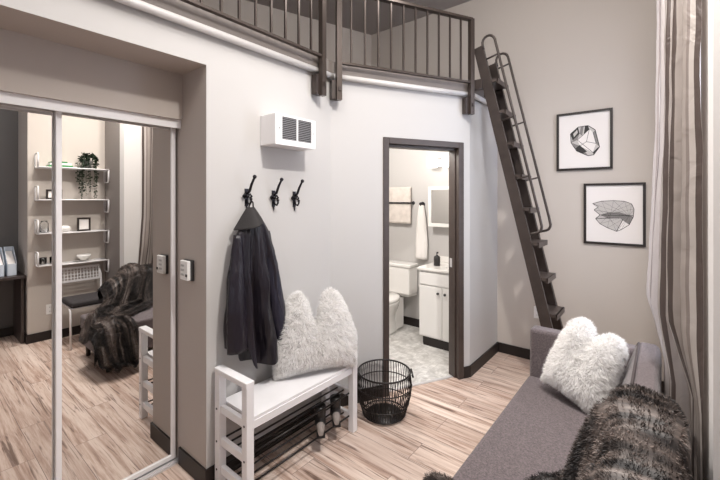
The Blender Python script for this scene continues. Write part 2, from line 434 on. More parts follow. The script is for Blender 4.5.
# baseboards
H_B, T_B = .1, .012
def bboard(name, segs):
    b_ = MB()
    for poly in segs: b_.prism(poly, 0, H_B)
    struct(name, b_, M['base'])
t = T_B
bboard('baseboard_left', [[(XL, YA), (XL + t, YA - t), (XL + t, BY + .004), (XL, BY)], [(XL, YA), (-2.27, YA), (-2.27, YA - t), (XL + t, YA - t)],
                          [(XL, YR), (XL + t, YR), (XL + t, -.75), (XL, -.75)]])
a, b_, c_, d_ = D(SB), D(-.795), D(-.795, t), D(SB, t)
bboard('baseboard_door', [[a[:2], d_[:2], c_[:2], b_[:2]]])
bboard('baseboard_return', [[D(.003)[:2], D(SR)[:2], (XO, YB), (XO + t, YB - t), (XO + t, c.y), D(SR + .002, t)[:2], D(.003, t)[:2]]])
bboard('baseboard_back', [[(XO, YB), (XO + t, YB - t), (XW, YB - t), (XW, YB)]])
bboard('baseboard_bathroom', [[(-3.4, 4.08), (-3.4, 4.068), (XO - .1, 4.068), (XO - .1, 4.08)]])
bboard('baseboard_window', [[(XW, YW), (XW, YB), (XW - t, YB), (XW - t, YW - t), (XS, YW - t), (XS, YW)]])
bboard('baseboard_shelf', [[(XS, YW), (XS - t, YW), (XS - t, YS0 - t), (1.25, YS0 - t), (1.25, YS0), (XS, YS0)]])
bboard('baseboard_desk', [[(1.25, YS0 - t), (1.25 - t, YS0 - t), (1.25 - t, YR), (1.25, YR)]])

# bathroom door frame
dr = bpy.data.objects.new('door_1', None); COL.objects.link(dr); dr['kind'] = 'structure'; dr.location = D(-.4); ROOT[dr] = D(-.4)
cs = MB()
cs.box(-.794, -.744, -.12, .014, 0, 2.097, DM); build('door_jamb', cs, M['bronze'], dr, bevel=.003)
cs = MB(); cs.box(-.055, 0, -.12, .014, 0, 2.097, DM); cs.box(-.066, -.055, -.12, -.03, 0, 2.05, DM); build('door_jamb', cs, M['bronze'], dr, bevel=.003)
cs = MB(); cs.box(-.744, -.055, -.12, .014, 2.047, 2.097, DM); cs.box(-.744, -.066, -.12, -.03, 2.026, 2.047, DM); build('door_head', cs, M['bronze'], dr, bevel=.003)
cs = MB(); cs.box(-.744, -.072, -.075, -.045, 0, .006, DM); build('threshold', cs, M['silver'], dr)
cs = MB(); cs.box(-.0685, -.066, -.10, -.07, .98, 1.06, DM); o = build('strike_plate', cs, M['silver'], dr); o['label'] = 'small silver strike plate'

# loft floor and its edge
lf = MB()
E0 = D(SB, .03); E0.x = XL + .03; E0.y = BY - .008
R1 = D(SR + .02, .03)
lf.prism([(XL + .03, YR), (E0.x, E0.y), (R1.x, R1.y), (XO + .03, YB), (-4.7, YB), (-4.7, YR)], ZL + .03, ZL + .125)
struct('floor_loft', lf, M['fascia'])
tb = MB()
zt = ZL + .012
tb.tube([(XL + .03, YR, zt), (XL + .03, E0.y, zt), ], .022, 10)
tb.tube([(E0.x, E0.y, zt), (R1.x, R1.y, zt)], .022, 10)
tb.tube([(R1.x, R1.y, zt), (XO + .03, YB, zt)], .022, 10)
struct('trim_loft', tb, M['trim'])

# ------------------------------------------------------------------ loft railings
def railing(P0, P1, out, n, label, skip_end=False, zt=3.165, step=.113):
    P0, P1, out = Vector(P0), Vector(P1), Vector(out)
    r = thing('loft_railing', label, 'railing', (P0.x, P0.y, ZL + .125), 'railings along the loft edge')
    t = (P1 - P0); L = t.length; t.normalize()
    z0 = ZL + .105
    m_ = MB(); m_.bar(P0 + Vector((0, 0, zt)), P1 + Vector((0, 0, zt)), .045, .02); build('top_rail', m_, M['rail'], r)
    m_ = MB(); m_.bar(P0 + Vector((0, 0, z0)), P1 + Vector((0, 0, z0)), .03, .016); build('bottom_rail', m_, M['rail'], r)
    k = int(L / step)
    for i in range(1, k + 1):
        q = P1 - t * (i * step)
        if (q - P0).length < .03: continue
        m_ = MB(); m_.bar(q + Vector((0, 0, z0 + .006)), q + Vector((0, 0, zt - .008)), .013, .013, up=t); build('baluster', m_, M['rail'], r)
    ends = [P1] + ([] if skip_end else [P0])
    for q in ends:
        m_ = MB(); m_.bar(q + Vector((0, 0, 2.335)), q + Vector((0, 0, zt + .006)), .04, .04, up=t); build('post', m_, M['rail'], r)
        m_ = MB()
        qq = q - out * .035
        qq = qq - t * .012
        m_.bar(qq + Vector((0, 0, 2.345)), qq + Vector((0, 0, 2.485)), .075, .05, up=out)
        m_.bar(q + t * .0 + out * .024 + Vector((0, 0, 2.40)), q + out * .024 + Vector((0, 0, 2.43)), .018, .012, up=out)
        build('mounting_bracket', m_, M['steel'], r)
    return r
railing((XL + .075, -.55, 0), (XL + .075, 1.915, 0), (1, 0, 0), 0, 'brown steel loft railing above the mirrored closet and coat hooks', skip_end=True)
pa, pb = D(-1.20, .075), D(.03, .075)
railing(pa, pb, DN, 0, 'brown steel loft railing above the bathroom door, ending beside the ladder')

# ------------------------------------------------------------------ ladder
lad = thing('loft_ladder', 'dark brown steel ladder with thin handrails leaning from loft edge to floor', 'ladder', (-.56, 3.36, 0))
LY = (3.22, 3.52)
def lx(z): return -.575 + (z - 0) * (-1.215 + .575) / 2.72     # mid-line of the stringers
ztop = 2.93
sd = Vector((lx(1) - lx(0), 0, 1)).normalized(); sn = Vector((sd.z, 0, -sd.x))
for y in LY:
    m_ = MB(); ztop = 2.93 if y == LY[0] else 2.86
    m_.bar((lx(.0) + .0, y, .01), (lx(ztop), y, ztop), .012, .082, up=sn)
    s_ = 1 if y == LY[0] else -1
    for e_ in (-.037, .037):
        p = Vector((lx(.02), y + s_ * .014, .02)) + sn * e_; q = Vector((lx(ztop), y + s_ * .014, ztop)) + sn * e_
        m_.bar(p, q, .028, .008, up=sn)
    st = build('stringer', m_, M['steel'], lad)
    h = MB()                                       # handrail
    def hp(z, off): return Vector((lx(z), y, z)) + sn * off
    path = [hp(ztop - .04, .04)]
    for k in range(9):
        a_ = PI - k * PI / 8
        cc = hp(ztop + .0, .095)
        path.append(cc + sn * (.055 * math.cos(a_)) + sd * (.06 * math.sin(a_)))
    path += [hp(2.4, .15), hp(1.9, .15), hp(1.42, .15)]
    for k in range(1, 6):
        a_ = k * PI / 10
        path.append(hp(1.36, .10) + sn * (.05 * math.cos(a_)) - sd * (.06 * math.sin(a_)))
    path.append(hp(1.30, .05))
    h.tube(path, .011, 8)
    for z in (2.80, 2.25, 1.75): h.tube([hp(z, .045), hp(z, .15)], .008, 6)
    build('handrail', h, M['steel'], st)
for i in range(10):
    z = .126 + i * .277
    m_ = MB(); p0 = Vector((lx(z), (LY[0] + LY[1]) / 2, z))
    m_.box(p0.x - .035, p0.x + .095, LY[0] + .008, LY[1] - .008, z - .012, z + .012)
    m_.box(p0.x + .085, p0.x + .097, LY[0] + .008, LY[1] - .008, z - .03, z + .012)
    build('rung', m_, M['rung'], lad)
m_ = MB()
for y in LY:
    m_ = MB(); m_.box(XO + .03, lx(2.6) - .03, y - .03, y + .03, 2.56, 2.64); build('mounting_bracket', m_, M['steel'], lad)
for y in LY:
    m_ = MB(); m_.box(lx(0) - .06, lx(0) + .07, y - .025, y + .025, 0, .02); build('foot', m_, M['dark_plastic'], lad)

# ------------------------------------------------------------------ closet mirrors
XG = -2.335
hd = MB(); hd.box(-2.42, -2.262, -.75, YA, 2.034, 2.072); hd.box(-2.272, -2.262, -.75, YA, 2.022, 2.034)
tag(build('closet_door_header', hd, M['white_metal'], loc=(-2.34, .2, 2.0)), 'white metal header rail across the top of the mirrored closet doors', 'door rail')
tk = MB(); tk.box(-2.42, -2.275, -.75, YA, 0, .012)
for x in (-2.405, -2.37, -2.33, -2.29): tk.box(x - .004, x + .004, -.75, YA, .012, .024)
tag(build('closet_door_track', tk, M['silver'], loc=(-2.34, .2, 0)), 'silver floor track under the mirrored closet doors', 'track')
def mdoor(y0, y1, x, label):
    r = thing('sliding_mirror_door', label, 'mirror door', (x, (y0 + y1) / 2, .026), 'sliding mirrored closet doors')
    s_ = .024
    for ya in (y0, y1 - s_):
        m_ = MB(); m_.box(x - .014, x + .014, ya, ya + s_, .026, 2.032); build('stile', m_, M['white_metal'], r, bevel=.003)
    m_ = MB(); m_.box(x - .012, x + .012, y0 + s_, y1 - s_, .026, .05); build('bottom_rail', m_, M['white_metal'], r)
    m_ = MB(); m_.box(x - .003, x + .003, y0 + s_, y1 - s_, .05, 2.03); build('mirror_panel', m_, M['mirror'], r)
mdoor(.488, 1.066, -2.315, 'mirrored sliding door beside the alcove wall, reflecting the white chair')
mdoor(-.20, .518, -2.345, 'mirrored sliding door at left edge, reflecting the desk and files')

# wall control on the side of the alcove
r = thing('wall_control', 'small white fan control on the taupe side wall next to the mirrored door', 'wall control', (-2.155, YA - .012, 1.185))
m_ = MB(); m_.box(-2.198, -2.098, YA - .016, YA - .001, 1.125, 1.243); build('back_plate', m_, M['dark_plastic'], r, bevel=.002)
m_ = MB(); m_.box(-2.20, -2.112, YA - .036, YA - .016, 1.128, 1.240); pl = build('cover', m_, M['white_plastic'], r, bevel=.004)
for z in (1.16, 1.186, 1.212):
    m_ = MB(); m_.box(-2.185, -2.15, YA - .039, YA - .036, z - .006, z + .006); build('button', m_, M['button'], pl)
m_ = MB(); m_.box(-2.13, -2.112, YA - .039, YA - .036, 1.15, 1.165); build('button', m_, M['dark_plastic'], pl)

# ------------------------------------------------------------------ wall heater
r = thing('wall_heater', 'white box wall heater with two dark grilles high above the coat hooks', 'heater', (XL, 1.6, 1.93))
m_ = MB()
hx0, hx1, hy0, hy1, hz0, hz1 = XL, -1.82, 1.436, 1.77, 1.931, 2.12
m_.box(hx0, hx1 - .004, hy0, hy1, hz0, hz1); build('housing', m_, M['white_metal'], r, bevel=.004)
m_ = MB()
g0, g1 = hy0 + .052, hy1 - .036; gm = (g0 + g1) / 2
for (a0, a1, b0, b1) in ((hy0, g0, hz0, hz1), (g1, hy1, hz0, hz1), (g0, g1, hz0, hz0 + .035), (g0, g1, hz1 - .014, hz1), (gm - .006, gm + .006, hz0 + .035, hz1 - .014)):
    m_.box(hx1 - .004, hx1 + .004, a0, a1, b0, b1)
build('front_plate', m_, M['white_metal'], r)
for a0, a1 in ((g0, gm - .006), (gm + .006, g1)):
    m_ = MB(); m_.box(hx1 - .004, hx1 - .002, a0, a1, hz0 + .035, hz1 - .014); gr = build('grille', m_, M['grille'], r)
    m_ = MB()
    for k in range(12):
        z = hz0 + .041 + k * .0115
        m_.box(hx1 - .003, hx1 + .002, a0, a1, z - .0022, z + .0022)
    build('louvre', m_, M['slat'], gr)
for y, z in ((hy0 + .03, hz0 + .10), (hy1 - .022, hz0 + .10)):
    m_ = MB(); m_.box(hx1 + .004, hx1 + .006, y - .004, y + .004, z - .004, z + .004); build('screw', m_, M['slat'], r)

# ------------------------------------------------------------------ coat hooks
def hook(y, z, label):
    r = thing('coat_hook', label, 'hook', (XL, y, z), 'black iron coat hooks in a row')
    m_ = MB()
    m_.box(XL, XL + .006, y - .012, y + .012, z - .06, z + .045)
    m_.tube([(XL + .008, y, z), (XL + .014, y - .02, z + .012), (XL + .014, y - .03, z + .0), (XL + .012, y - .02, z - .012)], .007, 6)
    m_.tube([(XL + .008, y, z), (XL + .014, y + .02, z + .012), (XL + .014, y + .03, z + .0), (XL + .012, y + .02, z - .012)], .007, 6)
    m_.lathe([(.0, -.013), (.011, -.008), (.013, 0), (.011, .008), (0, .013)], (XL + .012, y, z), 10)
    build('back_plate', m_, M['iron'], r)
    m_ = MB()
    m_.tube([(XL + .004, y, z + .01), (XL + .035, y, z + .03), (XL + .055, y, z + .07), (XL + .075, y, z + .098), (XL + .083, y, z + .110)], [.008, .0085, .008, .007, .007], 8)
    m_.lathe([(.0, -.013), (.009, -.009), (.013, 0), (.009, .009), (0, .013)], (XL + .086, y, z + .114), 10)
    build('upper_prong', m_, M['iron'], r)
    m_ = MB()
    m_.tube([(XL + .006, y, z - .02), (XL + .02, y, z - .045), (XL + .038, y, z - .05), (XL + .05, y, z - .035), (XL + .05, y, z - .022)], .006, 8)
    m_.lathe([(.0, -.009), (.007, -.006), (.009, 0), (.007, .006), (0, .009)], (XL + .05, y, z - .018), 8)
    m_.tube([(XL + .006, y, z - .055), (XL + .006, y, z - .085)], [.006, .003], 6)
    build('lower_prong', m_, M['iron'], r)
hook(1.335, 1.615, 'black iron coat hook holding the dark jacket')
hook(1.537, 1.607, 'empty black iron coat hook in the middle of the row')
hook(1.713, 1.603, 'empty black iron coat hook furthest from the dark jacket')

# ------------------------------------------------------------------ jacket
JX = XL + .068
jk = thing('jacket', 'dark navy jacket hanging from its collar on an iron hook above the white bench', 'jacket', (JX, 1.37, .57))
# rows: z, y-left, y-right, depth
prof = [(1.50, 1.30, 1.385, .030), (1.45, 1.265, 1.42, .042), (1.40, 1.23, 1.45, .05), (1.30, 1.195, 1.485, .055), (1.15, 1.17, 1.515, .06), (.95, 1.155, 1.545, .064), (.75, 1.15, 1.585, .068), (.50, 1.15, 1.60, .068)]
def jint(z):
    for (a, b) in zip(prof, prof[1:]):
        if z <= a[0] and z >= b[0]:
            t = (a[0] - z) / (a[0] - b[0]); return [a[i] + (b[i] - a[i]) * t for i in range(1, 4)]
    return prof[-1][1:] if z < prof[-1][0] else prof[0][1:]
def hem(yn):                       # yn -1..1 across, in view
    if yn < -.48: return .76
    if yn < -.42: return .76 - (yn + .48) / .06 * .13
    if yn < .25: return .63 - (yn + .42) * .04
    return .603 + (yn - .25) * .10
m_ = MB(); P = []
NT, NR = 72, 36
for i in range(NR):
    t = i / (NR - 1); row = []
    for j in range(NT):
        th = 2 * PI * j / NT; cy = math.cos(th); sy = math.sin(th)
        z = 1.50 + (hem(cy) - 1.50) * t
        y0, y1, dp = jint(z)
        f = min(1, t * 2.2)
        fold = 1 + f * (.55 * math.sin(th * 9 + 1.2 + 1.3 * t) + .22 * math.sin(th * 16 + 3 * t) + .3 * noise.noise(Vector((th * 3, z * 6, 1)))) * max(0, sy + .25)
        nz = noise.noise(Vector((th * 2, z * 5, 3.3))) * .010 * f
        y = (y0 + y1) / 2 + (y1 - y0) / 2 * cy * (1 + .025 * math.sin(z * 23) * f)
        x = JX - .005 + (dp * (.8 + .2 * t) * sy * fold if sy > 0 else dp * .8 * sy) + nz
        row.append(Vector((max(x, XL + .006), y, z)))
    P.append(row)
m_.grid(P, True); build('body', m_, M['jacket'], jk, sub=1, normals=True)
def sleeve(pts, rad, mat):
    m_ = MB(); pts = [Vector(p) for p in pts]; P = []
    n = 20; K = 30
    for i in range(K):
        t = i / (K - 1) * (len(pts) - 1); a_ = min(int(t), len(pts) - 2); u = t - a_
        p = pts[a_].lerp(pts[a_ + 1], u); rr = rad[a_] + (rad[a_ + 1] - rad[a_]) * u
        P.append([p + Vector((rr * .62 * math.sin(2 * PI * j / n), rr * math.cos(2 * PI * j / n), 0)) * (1 + .16 * noise.noise(Vector((j * .9, i * .45, rr * 50)))) for j in range(n)])
    V = m_.grid(P, True); m_._f(V[0]); m_._f(V[-1][::-1])
    return m_
sl = build('sleeve', sleeve([(JX + .0, 1.235, 1.39), (JX + .02, 1.215, 1.15), (JX + .035, 1.205, .95), (JX + .04, 1.205, .74)], [.03, .052, .060, .062], None), M['jacket'], jk)
sl = build('sleeve', sleeve([(JX - .01, 1.43, 1.40), (JX + .01, 1.46, 1.2), (JX + .02, 1.50, .95), (JX + .03, 1.54, .665)], [.03, .045, .05, .046], None), M['jacket2'], jk)
m_ = MB(); P = []                      # collar folded over like a flap
for i in range(9):
    t = i / 8; row = []
    for j in range(25):
        w_ = j / 24; sn_ = math.sin(PI * w_)
        lowl, lowr, mid = Vector((1.215, 1.415)), Vector((1.415, 1.478)), Vector((1.33, 1.425))
        low = lowl * (1 - w_) ** 2 + mid * 2 * w_ * (1 - w_) + lowr * w_ ** 2
        top = Vector((1.318 + .05 * w_, 1.548))
        q = top.lerp(low, t)
        row.append(Vector((XL + .03 + sn_ * (.012 + .095 * t ** .8) + .012 * t, q.x, q.y)))
    P.append(row)
m_.grid(P); build('collar', m_, M['collar'], jk, solid=.008, sub=1)
m_ = MB(); m_.tube([(XL + .03, 1.33, 1.535), (XL + .04, 1.335, 1.575), (XL + .047, 1.345, 1.583), (XL + .04, 1.355, 1.575), (XL + .03, 1.365, 1.535)], .005, 6)
build('hanging_loop', m_, M['collar'], jk)

# ------------------------------------------------------------------ bench with shoe racks
bn = thing('shoe_bench', 'white wooden entry bench with dark wire shoe racks below', 'bench', (-1.79, 1.56, 0))
bx0, bx1, by0, by1, bh = -1.945, -1.64, 1.115, 2.0, .66
L_ = .045
for y in (by0, by1 - L_):
    for x in (bx0, bx1 - L_):
        m_ = MB(); m_.box(x, x + L_, y, y + L_, 0, bh - .025); build('leg', m_, M['white_wood'], bn, bevel=.003)
    m_ = MB(); m_.box(bx0, bx1, y - .003, y + L_ + .003, bh - .03, bh); build('arm_rail', m_, M['white_wood'], bn, bevel=.004)
    for z in (.435, .255, .10):
        m_ = MB(); m_.box(bx0 + L_, bx1 - L_, y + .01, y + .035, z - .022, z + .022); build('cross_rail', m_, M['white_wood'], bn, bevel=.003)
m_ = MB(); m_.box(bx0 + .01, bx1 - .012, by0 + L_, by1 - L_, .448, .466); build('seat', m_, M['white_wood'], bn, bevel=.002)
for x in (bx0 + .005, bx1 - .03):
    m_ = MB(); m_.box(x, x + .022, by0 + L_, by1 - L_, .405, .448); build('apron', m_, M['white_wood'], bn, bevel=.002)
for zc in (.262, .105):
    for k in range(5):
        x = bx0 + .035 + k * .058
        m_ = MB(); m_.tube([(x, by0 + .036, zc), (x, by1 - .036, zc)], .0055, 8); build('rack_rod', m_, M['wire'], bn)
for z in (.435, .255, .10):
    for x in (bx1 - .022, bx0 + .022):
        m_ = MB(); m_.tube([(x, by0 - .002, z), (x, by0 + .002, z)], .006, 8); build('bolt', m_, M['dark_plastic'], bn)
# boots on the lower rack
def boot(x, y, rot, label):
    z0 = .111
    mt = Matrix.Translation((x, y, z0)) @ Matrix.Rotation(rot, 4, 'Z')
    r = thing('ankle_boot', label, 'boot', (x, y, z0), 'boots on the bench rack')
    m_ = MB(); m_.lathe([(.030, .02), (.037, .03), (.034, .08), (.038, .125), (.036, .145), (.030, .145), (.028, .06)], (0, 0, 0), 16, mt)
    build('shaft', m_, M['boot'], r)
    m_ = MB(); P = []
    for i in range(9):
        t = i / 8; xx = -.035 + .15 * t
        wd = .034 * (1 - .25 * t) if t < .85 else .018; hh = .075 * (1 - t) ** .8 + .028 if t < .95 else .014
        P.append([mt @ Vector((xx, wd * math.cos(2 * PI * j / 14), .012 + hh * .5 + hh * .5 * math.sin(2 * PI * j / 14))) for j in range(14)])
    V = m_.grid(P[:6], True); m_._f(V[0]); build('foot', m_, M['boot'], r, sub=1)
    m_ = MB(); V = m_.grid(P[5:], True); m_._f(V[-1]); o = build('toe_cap', m_, M['boot_toe'], r, sub=1); o['label'] = 'grey toe cap'
    m_ = MB(); m_.box(-.036, .115, -.027, .027, 0, .012, mt); build('sole', m_, M['boot'], r, bevel=.004)
boot(-1.73, 1.73, -.75, 'black ankle boot with grey toe on the rack, nearer the jacket')
boot(-1.73, 1.875, -.75, 'black ankle boot with grey toe on the rack, nearer the wire basket')

# ------------------------------------------------------------------ fur helper
def fur(mb, samples, length, width, droop=.5, jitter=.5, attr=None, vals=None):
    for k, (p, n, uv) in enumerate(samples):
        rnd = Vector((random.gauss(0, 1), random.gauss(0, 1), random.gauss(0, 1)))
        cl = Vector((noise.noise(p * 28), noise.noise(p * 28 + Vector((7, 3, 1))), noise.noise(p * 28 + Vector((1, 9, 4)))))
        d = (n + rnd * jitter * .45 + cl * .9 + Vector((0, 0, -droop * .4))).normalized()
        if d.dot(n) < .15: d = (d + n * .4).normalized()
        l = length * random.uniform(.6, 1.2)
        sdir = d.cross(rnd).normalized() * width / 2
        q1 = p + d * l * .5; d2 = (d + Vector((0, 0, -droop)) * .8).normalized(); q2 = q1 + d2 * l * .5
        v = [mb.bm.verts.new(x) for x in (p - sdir, p + sdir, q1 + sdir * .8, q1 - sdir * .8, q2)]
        f1 = mb._f([v[0], v[1], v[2], v[3]], True); f2 = mb._f([v[3], v[2], v[4]], True)
        if attr is not None:
            for vv in v: vv[attr] = uv

def pillow(name, label, mt, w, h, th, dent, nf, group, flen=.045, dw=.3, taper=0.):
    def S(u, v, side):
        e = (1 - abs(u) ** 3.2) * (1 - abs(v) ** 3.2)
        x = w / 2 * u * (1 - .10 * (1 - v * v) * abs(u) ** 2)
        zz = h / 2 * v * (1 - .10 * (1 - u * u) * abs(v) ** 2)
        top = max(0, (v + .45) / 1.45)
        zz -= dent * h * top ** 1.6 * math.exp(-(u / dw) ** 2)
        zz -= .17 * h * top ** 2 * (max(0, abs(u) - .5) / .5) ** 2
        x *= (1 - .10 * u * u * v * v) * (1 - taper * max(0, v + .2) / 1.2)
        y = side * th / 2 * max(0, e) ** .55 * (1 - .35 * top * math.exp(-(u / .3) ** 2))
        return mt @ Vector((x, y, zz + h / 2))
    m_ = MB(); n = 20
    for side in (-1, 1):
        m_.grid([[S(-1 + 2 * i / n, -1 + 2 * j / n, side) for i in range(n + 1)] for j in range(n + 1)])
    bmesh.ops.remove_doubles(m_.bm, verts=m_.bm.verts, dist=1e-4)
    bmesh.ops.recalc_face_normals(m_.bm, faces=m_.bm.faces)
    sm = []
    for k in range(nf):
        side = -1 if random.random() < .72 else 1
        u = random.uniform(-1, 1); v = random.uniform(-1, 1)
        if random.random() < .25: u = math.copysign(1 - random.random() ** 2 * .12, u)
        if random.random() < .2: v = math.copysign(1 - random.random() ** 2 * .12, v)
        p = S(u, v, side); e = 1e-2
        a_ = S(min(1, u + e), v, side) - S(max(-1, u - e), v, side); b_ = S(u, min(1, v + e), side) - S(u, max(-1, v - e), side)
        nn = a_.cross(b_) * (1 if side < 0 else -1)
        nn = nn.normalized() if nn.length > 1e-9 else Vector((0, 0, 1))
        edge = (mt.to_3x3() @ Vector((u * abs(u) ** 5, 0, v * abs(v) ** 5)))
        nn = (nn + edge * 1.6).normalized()
        sm.append((p, nn, None))
    fur(m_, sm, flen, .0030, .5)
    o = build(name, m_, M['white_fur'], loc=mt @ Vector((0, 0, 0)), normals=False)
    tag(o, label, 'pillow', group); return o
# on the bench: local x along the pillow, local -y facing the camera
pm = Matrix.Translation((-1.755, 1.725, .482)) @ Matrix.Rotation(math.radians(62), 4, 'Z') @ Matrix.Rotation(math.radians(-9), 4, 'X')
pillow('fluffy_pillow', 'fluffy white fur pillow with two peaks standing on the white bench', pm, .585, .515, .21, .52, 36000, 'fluffy white pillows', .030, .26, .33)
pm = Matrix.Translation((-.425, 2.45, .45)) @ Matrix.Rotation(math.radians(-18), 4, 'Z') @ Matrix.Rotation(math.radians(-18), 4, 'X') @ Matrix.Rotation(math.radians(15), 4, 'Y')
pillow('fluffy_pillow', 'fluffy white fur pillow leaning in the far corner of the grey sofa', pm, .36, .45, .20, .16, 26000, 'fluffy white pillows', .03, .25, .12)

# ------------------------------------------------------------------ wire basket
bc = Vector((-1.609, 2.274, 0))
bk = thing('wire_basket', 'round black wire basket on the wood floor between bench and bathroom door', 'basket', bc)
def br_(z):   # radius by height
    t = z / .325
    return .148 + .062 * math.sin(min(1, t * 1.15) * PI * .5) - .018 * max(0, t - .6) / .4
m_ = MB(); nW = 56
for k in range(nW):
    a_ = 2 * PI * k / nW; pts = []
    for z in (.005, .02, .05, .1, .16, .22, .28, .322):
        rr = br_(z) - (.02 if z < .01 else 0)
        pts.append(bc + Vector((rr * math.cos(a_), rr * math.sin(a_), z)))
    m_.tube(pts, .0029, 5)
for k in range(nW // 2):
    a_ = 4 * PI * k / nW
    m_.tube([bc + Vector((.03 * math.cos(a_), .03 * math.sin(a_), .006)), bc + Vector((.135 * math.cos(a_), .135 * math.sin(a_), .006))], .0022, 5)
build('wire_body', m_, M['wire'], bk)
def ring(z, rr, r0, n=40): return [bc + Vector((rr * math.cos(2 * PI * k / n), rr * math.sin(2 * PI * k / n), z)) for k in range(n)]
m_ = MB(); m_.tube(ring(.322, br_(.322), 0), .0065, 8, True); build('rim', m_, M['wire'], bk)
for z, q in ((.225, .004), (.10, .004), (.02, .005)):
    m_ = MB(); m_.tube(ring(z, br_(z) + .002, 0), q, 6, True); build('hoop', m_, M['wire'], bk)
m_ = MB(); m_.lathe([(.0, .008), (.132, .008), (.132, .011), (0, .011)], bc, 32); build('base_disc', m_, M['wire'], bk)
for s_ in (-1, 1):
    dv = Vector((.79, .60, 0)).normalized() * s_; tv = Vector((-dv.y, dv.x, 0))
    m_ = MB(); c0 = bc + dv * (br_(.3) + .008)
    m_.tube([c0 - tv * .05 + Vector((0, 0, .318)), c0 - tv * .045 + dv * .006 + Vector((0, 0, .300)), c0 + tv * .045 + dv * .006 + Vector((0, 0, .300)), c0 + tv * .05 + Vector((0, 0, .318))], .007, 8)
    build('handle', m_, M['wire'], bk)

# ------------------------------------------------------------------ sofa
sx0, sx1, sy0, sy1, sz = -.70, -.005, 1.17, 2.78, .42
sb0 = 1.57
sf = thing('sofa', 'mauve grey fabric sofa along the window wall under the fur throw', 'sofa', ((sx0 + sx1) / 2, (sy0 + sy1) / 2, 0))
m_ = MB(); m_.box(sx0 + .02, sx1 - .01, sy0 + .01, sy1 - .01, .12, .28); build('base', m_, M['sofa'], sf, bevel=.015, seg=3)
m_ = MB(); m_.box(sx0, sx1 - .01, sy0, sy1 - .11, .28, sz); build('seat_cushion', m_, M['sofa'], sf, bevel=.02, seg=3)
m_ = MB()
m_.prism([(-.235, .40), (-.115, .775), (-.09, .79), (-.03, .79), (-.008, .775), (-.004, .28), (-.1, .28)], -(sy1 - .115), -sb0, Matrix(((1, 0, 0, 0), (0, 0, -1, 0), (0, 1, 0, 0), (0, 0, 0, 1))))
back = build('backrest', m_, M['sofa'], sf, bevel=.022, seg=3)
m_ = MB(); m_.tube([(-.105, sb0 + .02, .787), (-.105, sy1 - .15, .787), (-.11, sy1 - .122, .77), (-.215, sy1 - .122, .44)], .006, 6); build('piping', m_, M['piping'], back)
m_ = MB(); m_.box(sx0, sx1, sy1 - .11, sy1, .28, .725)
# lean the top of the arm outwards a little
for v in m_.bm.verts:
    if v.co.z > .5: v.co.y += .015
build('arm', m_, M['sofa'], sf, bevel=.022, seg=3)
for x in (sx0 + .06, sx1 - .06):
    for y in (sy0 + .06, sy1 - .06):
        m_ = MB(); m_.lathe([(.018, 0), (.026, .125), (.0, .126)], (x, y, 0), 14); build('leg', m_, M['sofa_leg'], sf)

# ------------------------------------------------------------------ fur throw over the sofa
TP = [(.055, .60), (.06, .74), (.015, .81), (-.09, .812), (-.13, .79), (-.225, .50), (-.27, .45), (-.45, .437), (-.66, .438), (-.715, .42), (-.735, .36), (-.76, .18), (-.80, .045), (-.86, .03)]
TL = [0]
for a, b in zip(TP, TP[1:]): TL.append(TL[-1] + math.dist(a, b))
def tprof(v):
    s_ = v * TL[-1]
    for i in range(len(TP) - 1):
        if s_ <= TL[i + 1] + 1e-9:
            u = (s_ - TL[i]) / (TL[i + 1] - TL[i])
            p = Vector(TP[i]).lerp(Vector(TP[i + 1]), u); d = (Vector(TP[i + 1]) - Vector(TP[i])).normalized()
            return p, Vector((d.y, -d.x))
    return Vector(TP[-1]), Vector((-1, 0))
def lerpk(keys, v):
    for (a, x), (b, y) in zip(keys, keys[1:]):
        if v <= b: 
            t = (v - a) / (b - a); t = t * t * (3 - 2 * t); return x + (y - x) * t
    return keys[-1][1]
far = [(0, 1.82), (.2, 1.92), (.42, 1.86), (.51, 1.70), (.57, 1.54), (.64, 1.35), (.70, 1.42), (.765, 1.45), (.9, 1.46), (1, 1.47)]
near = [(0, 1.36), (.24, 1.33), (.42, 1.20), (.52, 1.07), (.8, 1.08), (.9, 1.10), (1, 1.20)]
def T(u, v):
    p, n2 = tprof(v)
    # smoothed normal
    pa, na = tprof(max(0, v - .03)); pb, nb = tprof(min(1, v + .03))
    n2 = (n2 + na + nb).normalized()
    yf, yn = lerpk(far, v), lerpk(near, v)
    y = yf + (yn - yf) * u
    edge = min(1, u * 3.2) ** .7
    f = .5 + .5 * math.sin(u * 15 + 1.6 * math.sin(v * 5) + .6 + 3.5 * noise.noise(Vector((u * 2, v * 3, 1.1))))
    bulge = (.012 + .07 * f ** 1.4 * min(1, .35 + v * 1.3)) * edge + .02 * (noise.noise(Vector((u * 5, v * 6, 5))) + .4) * edge + .006
    if v < .12: bulge *= v / .12
    x = p.x + n2.x * bulge; z = p.y + n2.y * bulge
    if v < .44:
        kk = max(0, min(1, (p.y - .46) / .3)); z -= kk * .34 * (1 - math.exp(-max(0, 1.555 - y) * 4.5))
    if p.y > .3: z -= max(0, 1.16 - y) * 2.2
    yy = y
    if v < .12 and y > YW - .02: x = min(x, XW - .012)
    x = min(x, .07)
    return Vector((x, yy, max(.012, z)))
m_ = MB(); lay = m_.bm.verts.layers.float_vector.new('fur')
NU, NV = 60, 90
V = m_.grid([[T(i / NU, j / NV) for i in range(NU + 1)] for j in range(NV + 1)])
for j in range(NV + 1):
    for i in range(NU + 1): V[j][i][lay] = Vector((i / NU * .8, j / NV * 2.0, .2))
bmesh.ops.recalc_face_normals(m_.bm, faces=m_.bm.faces)
sm = []
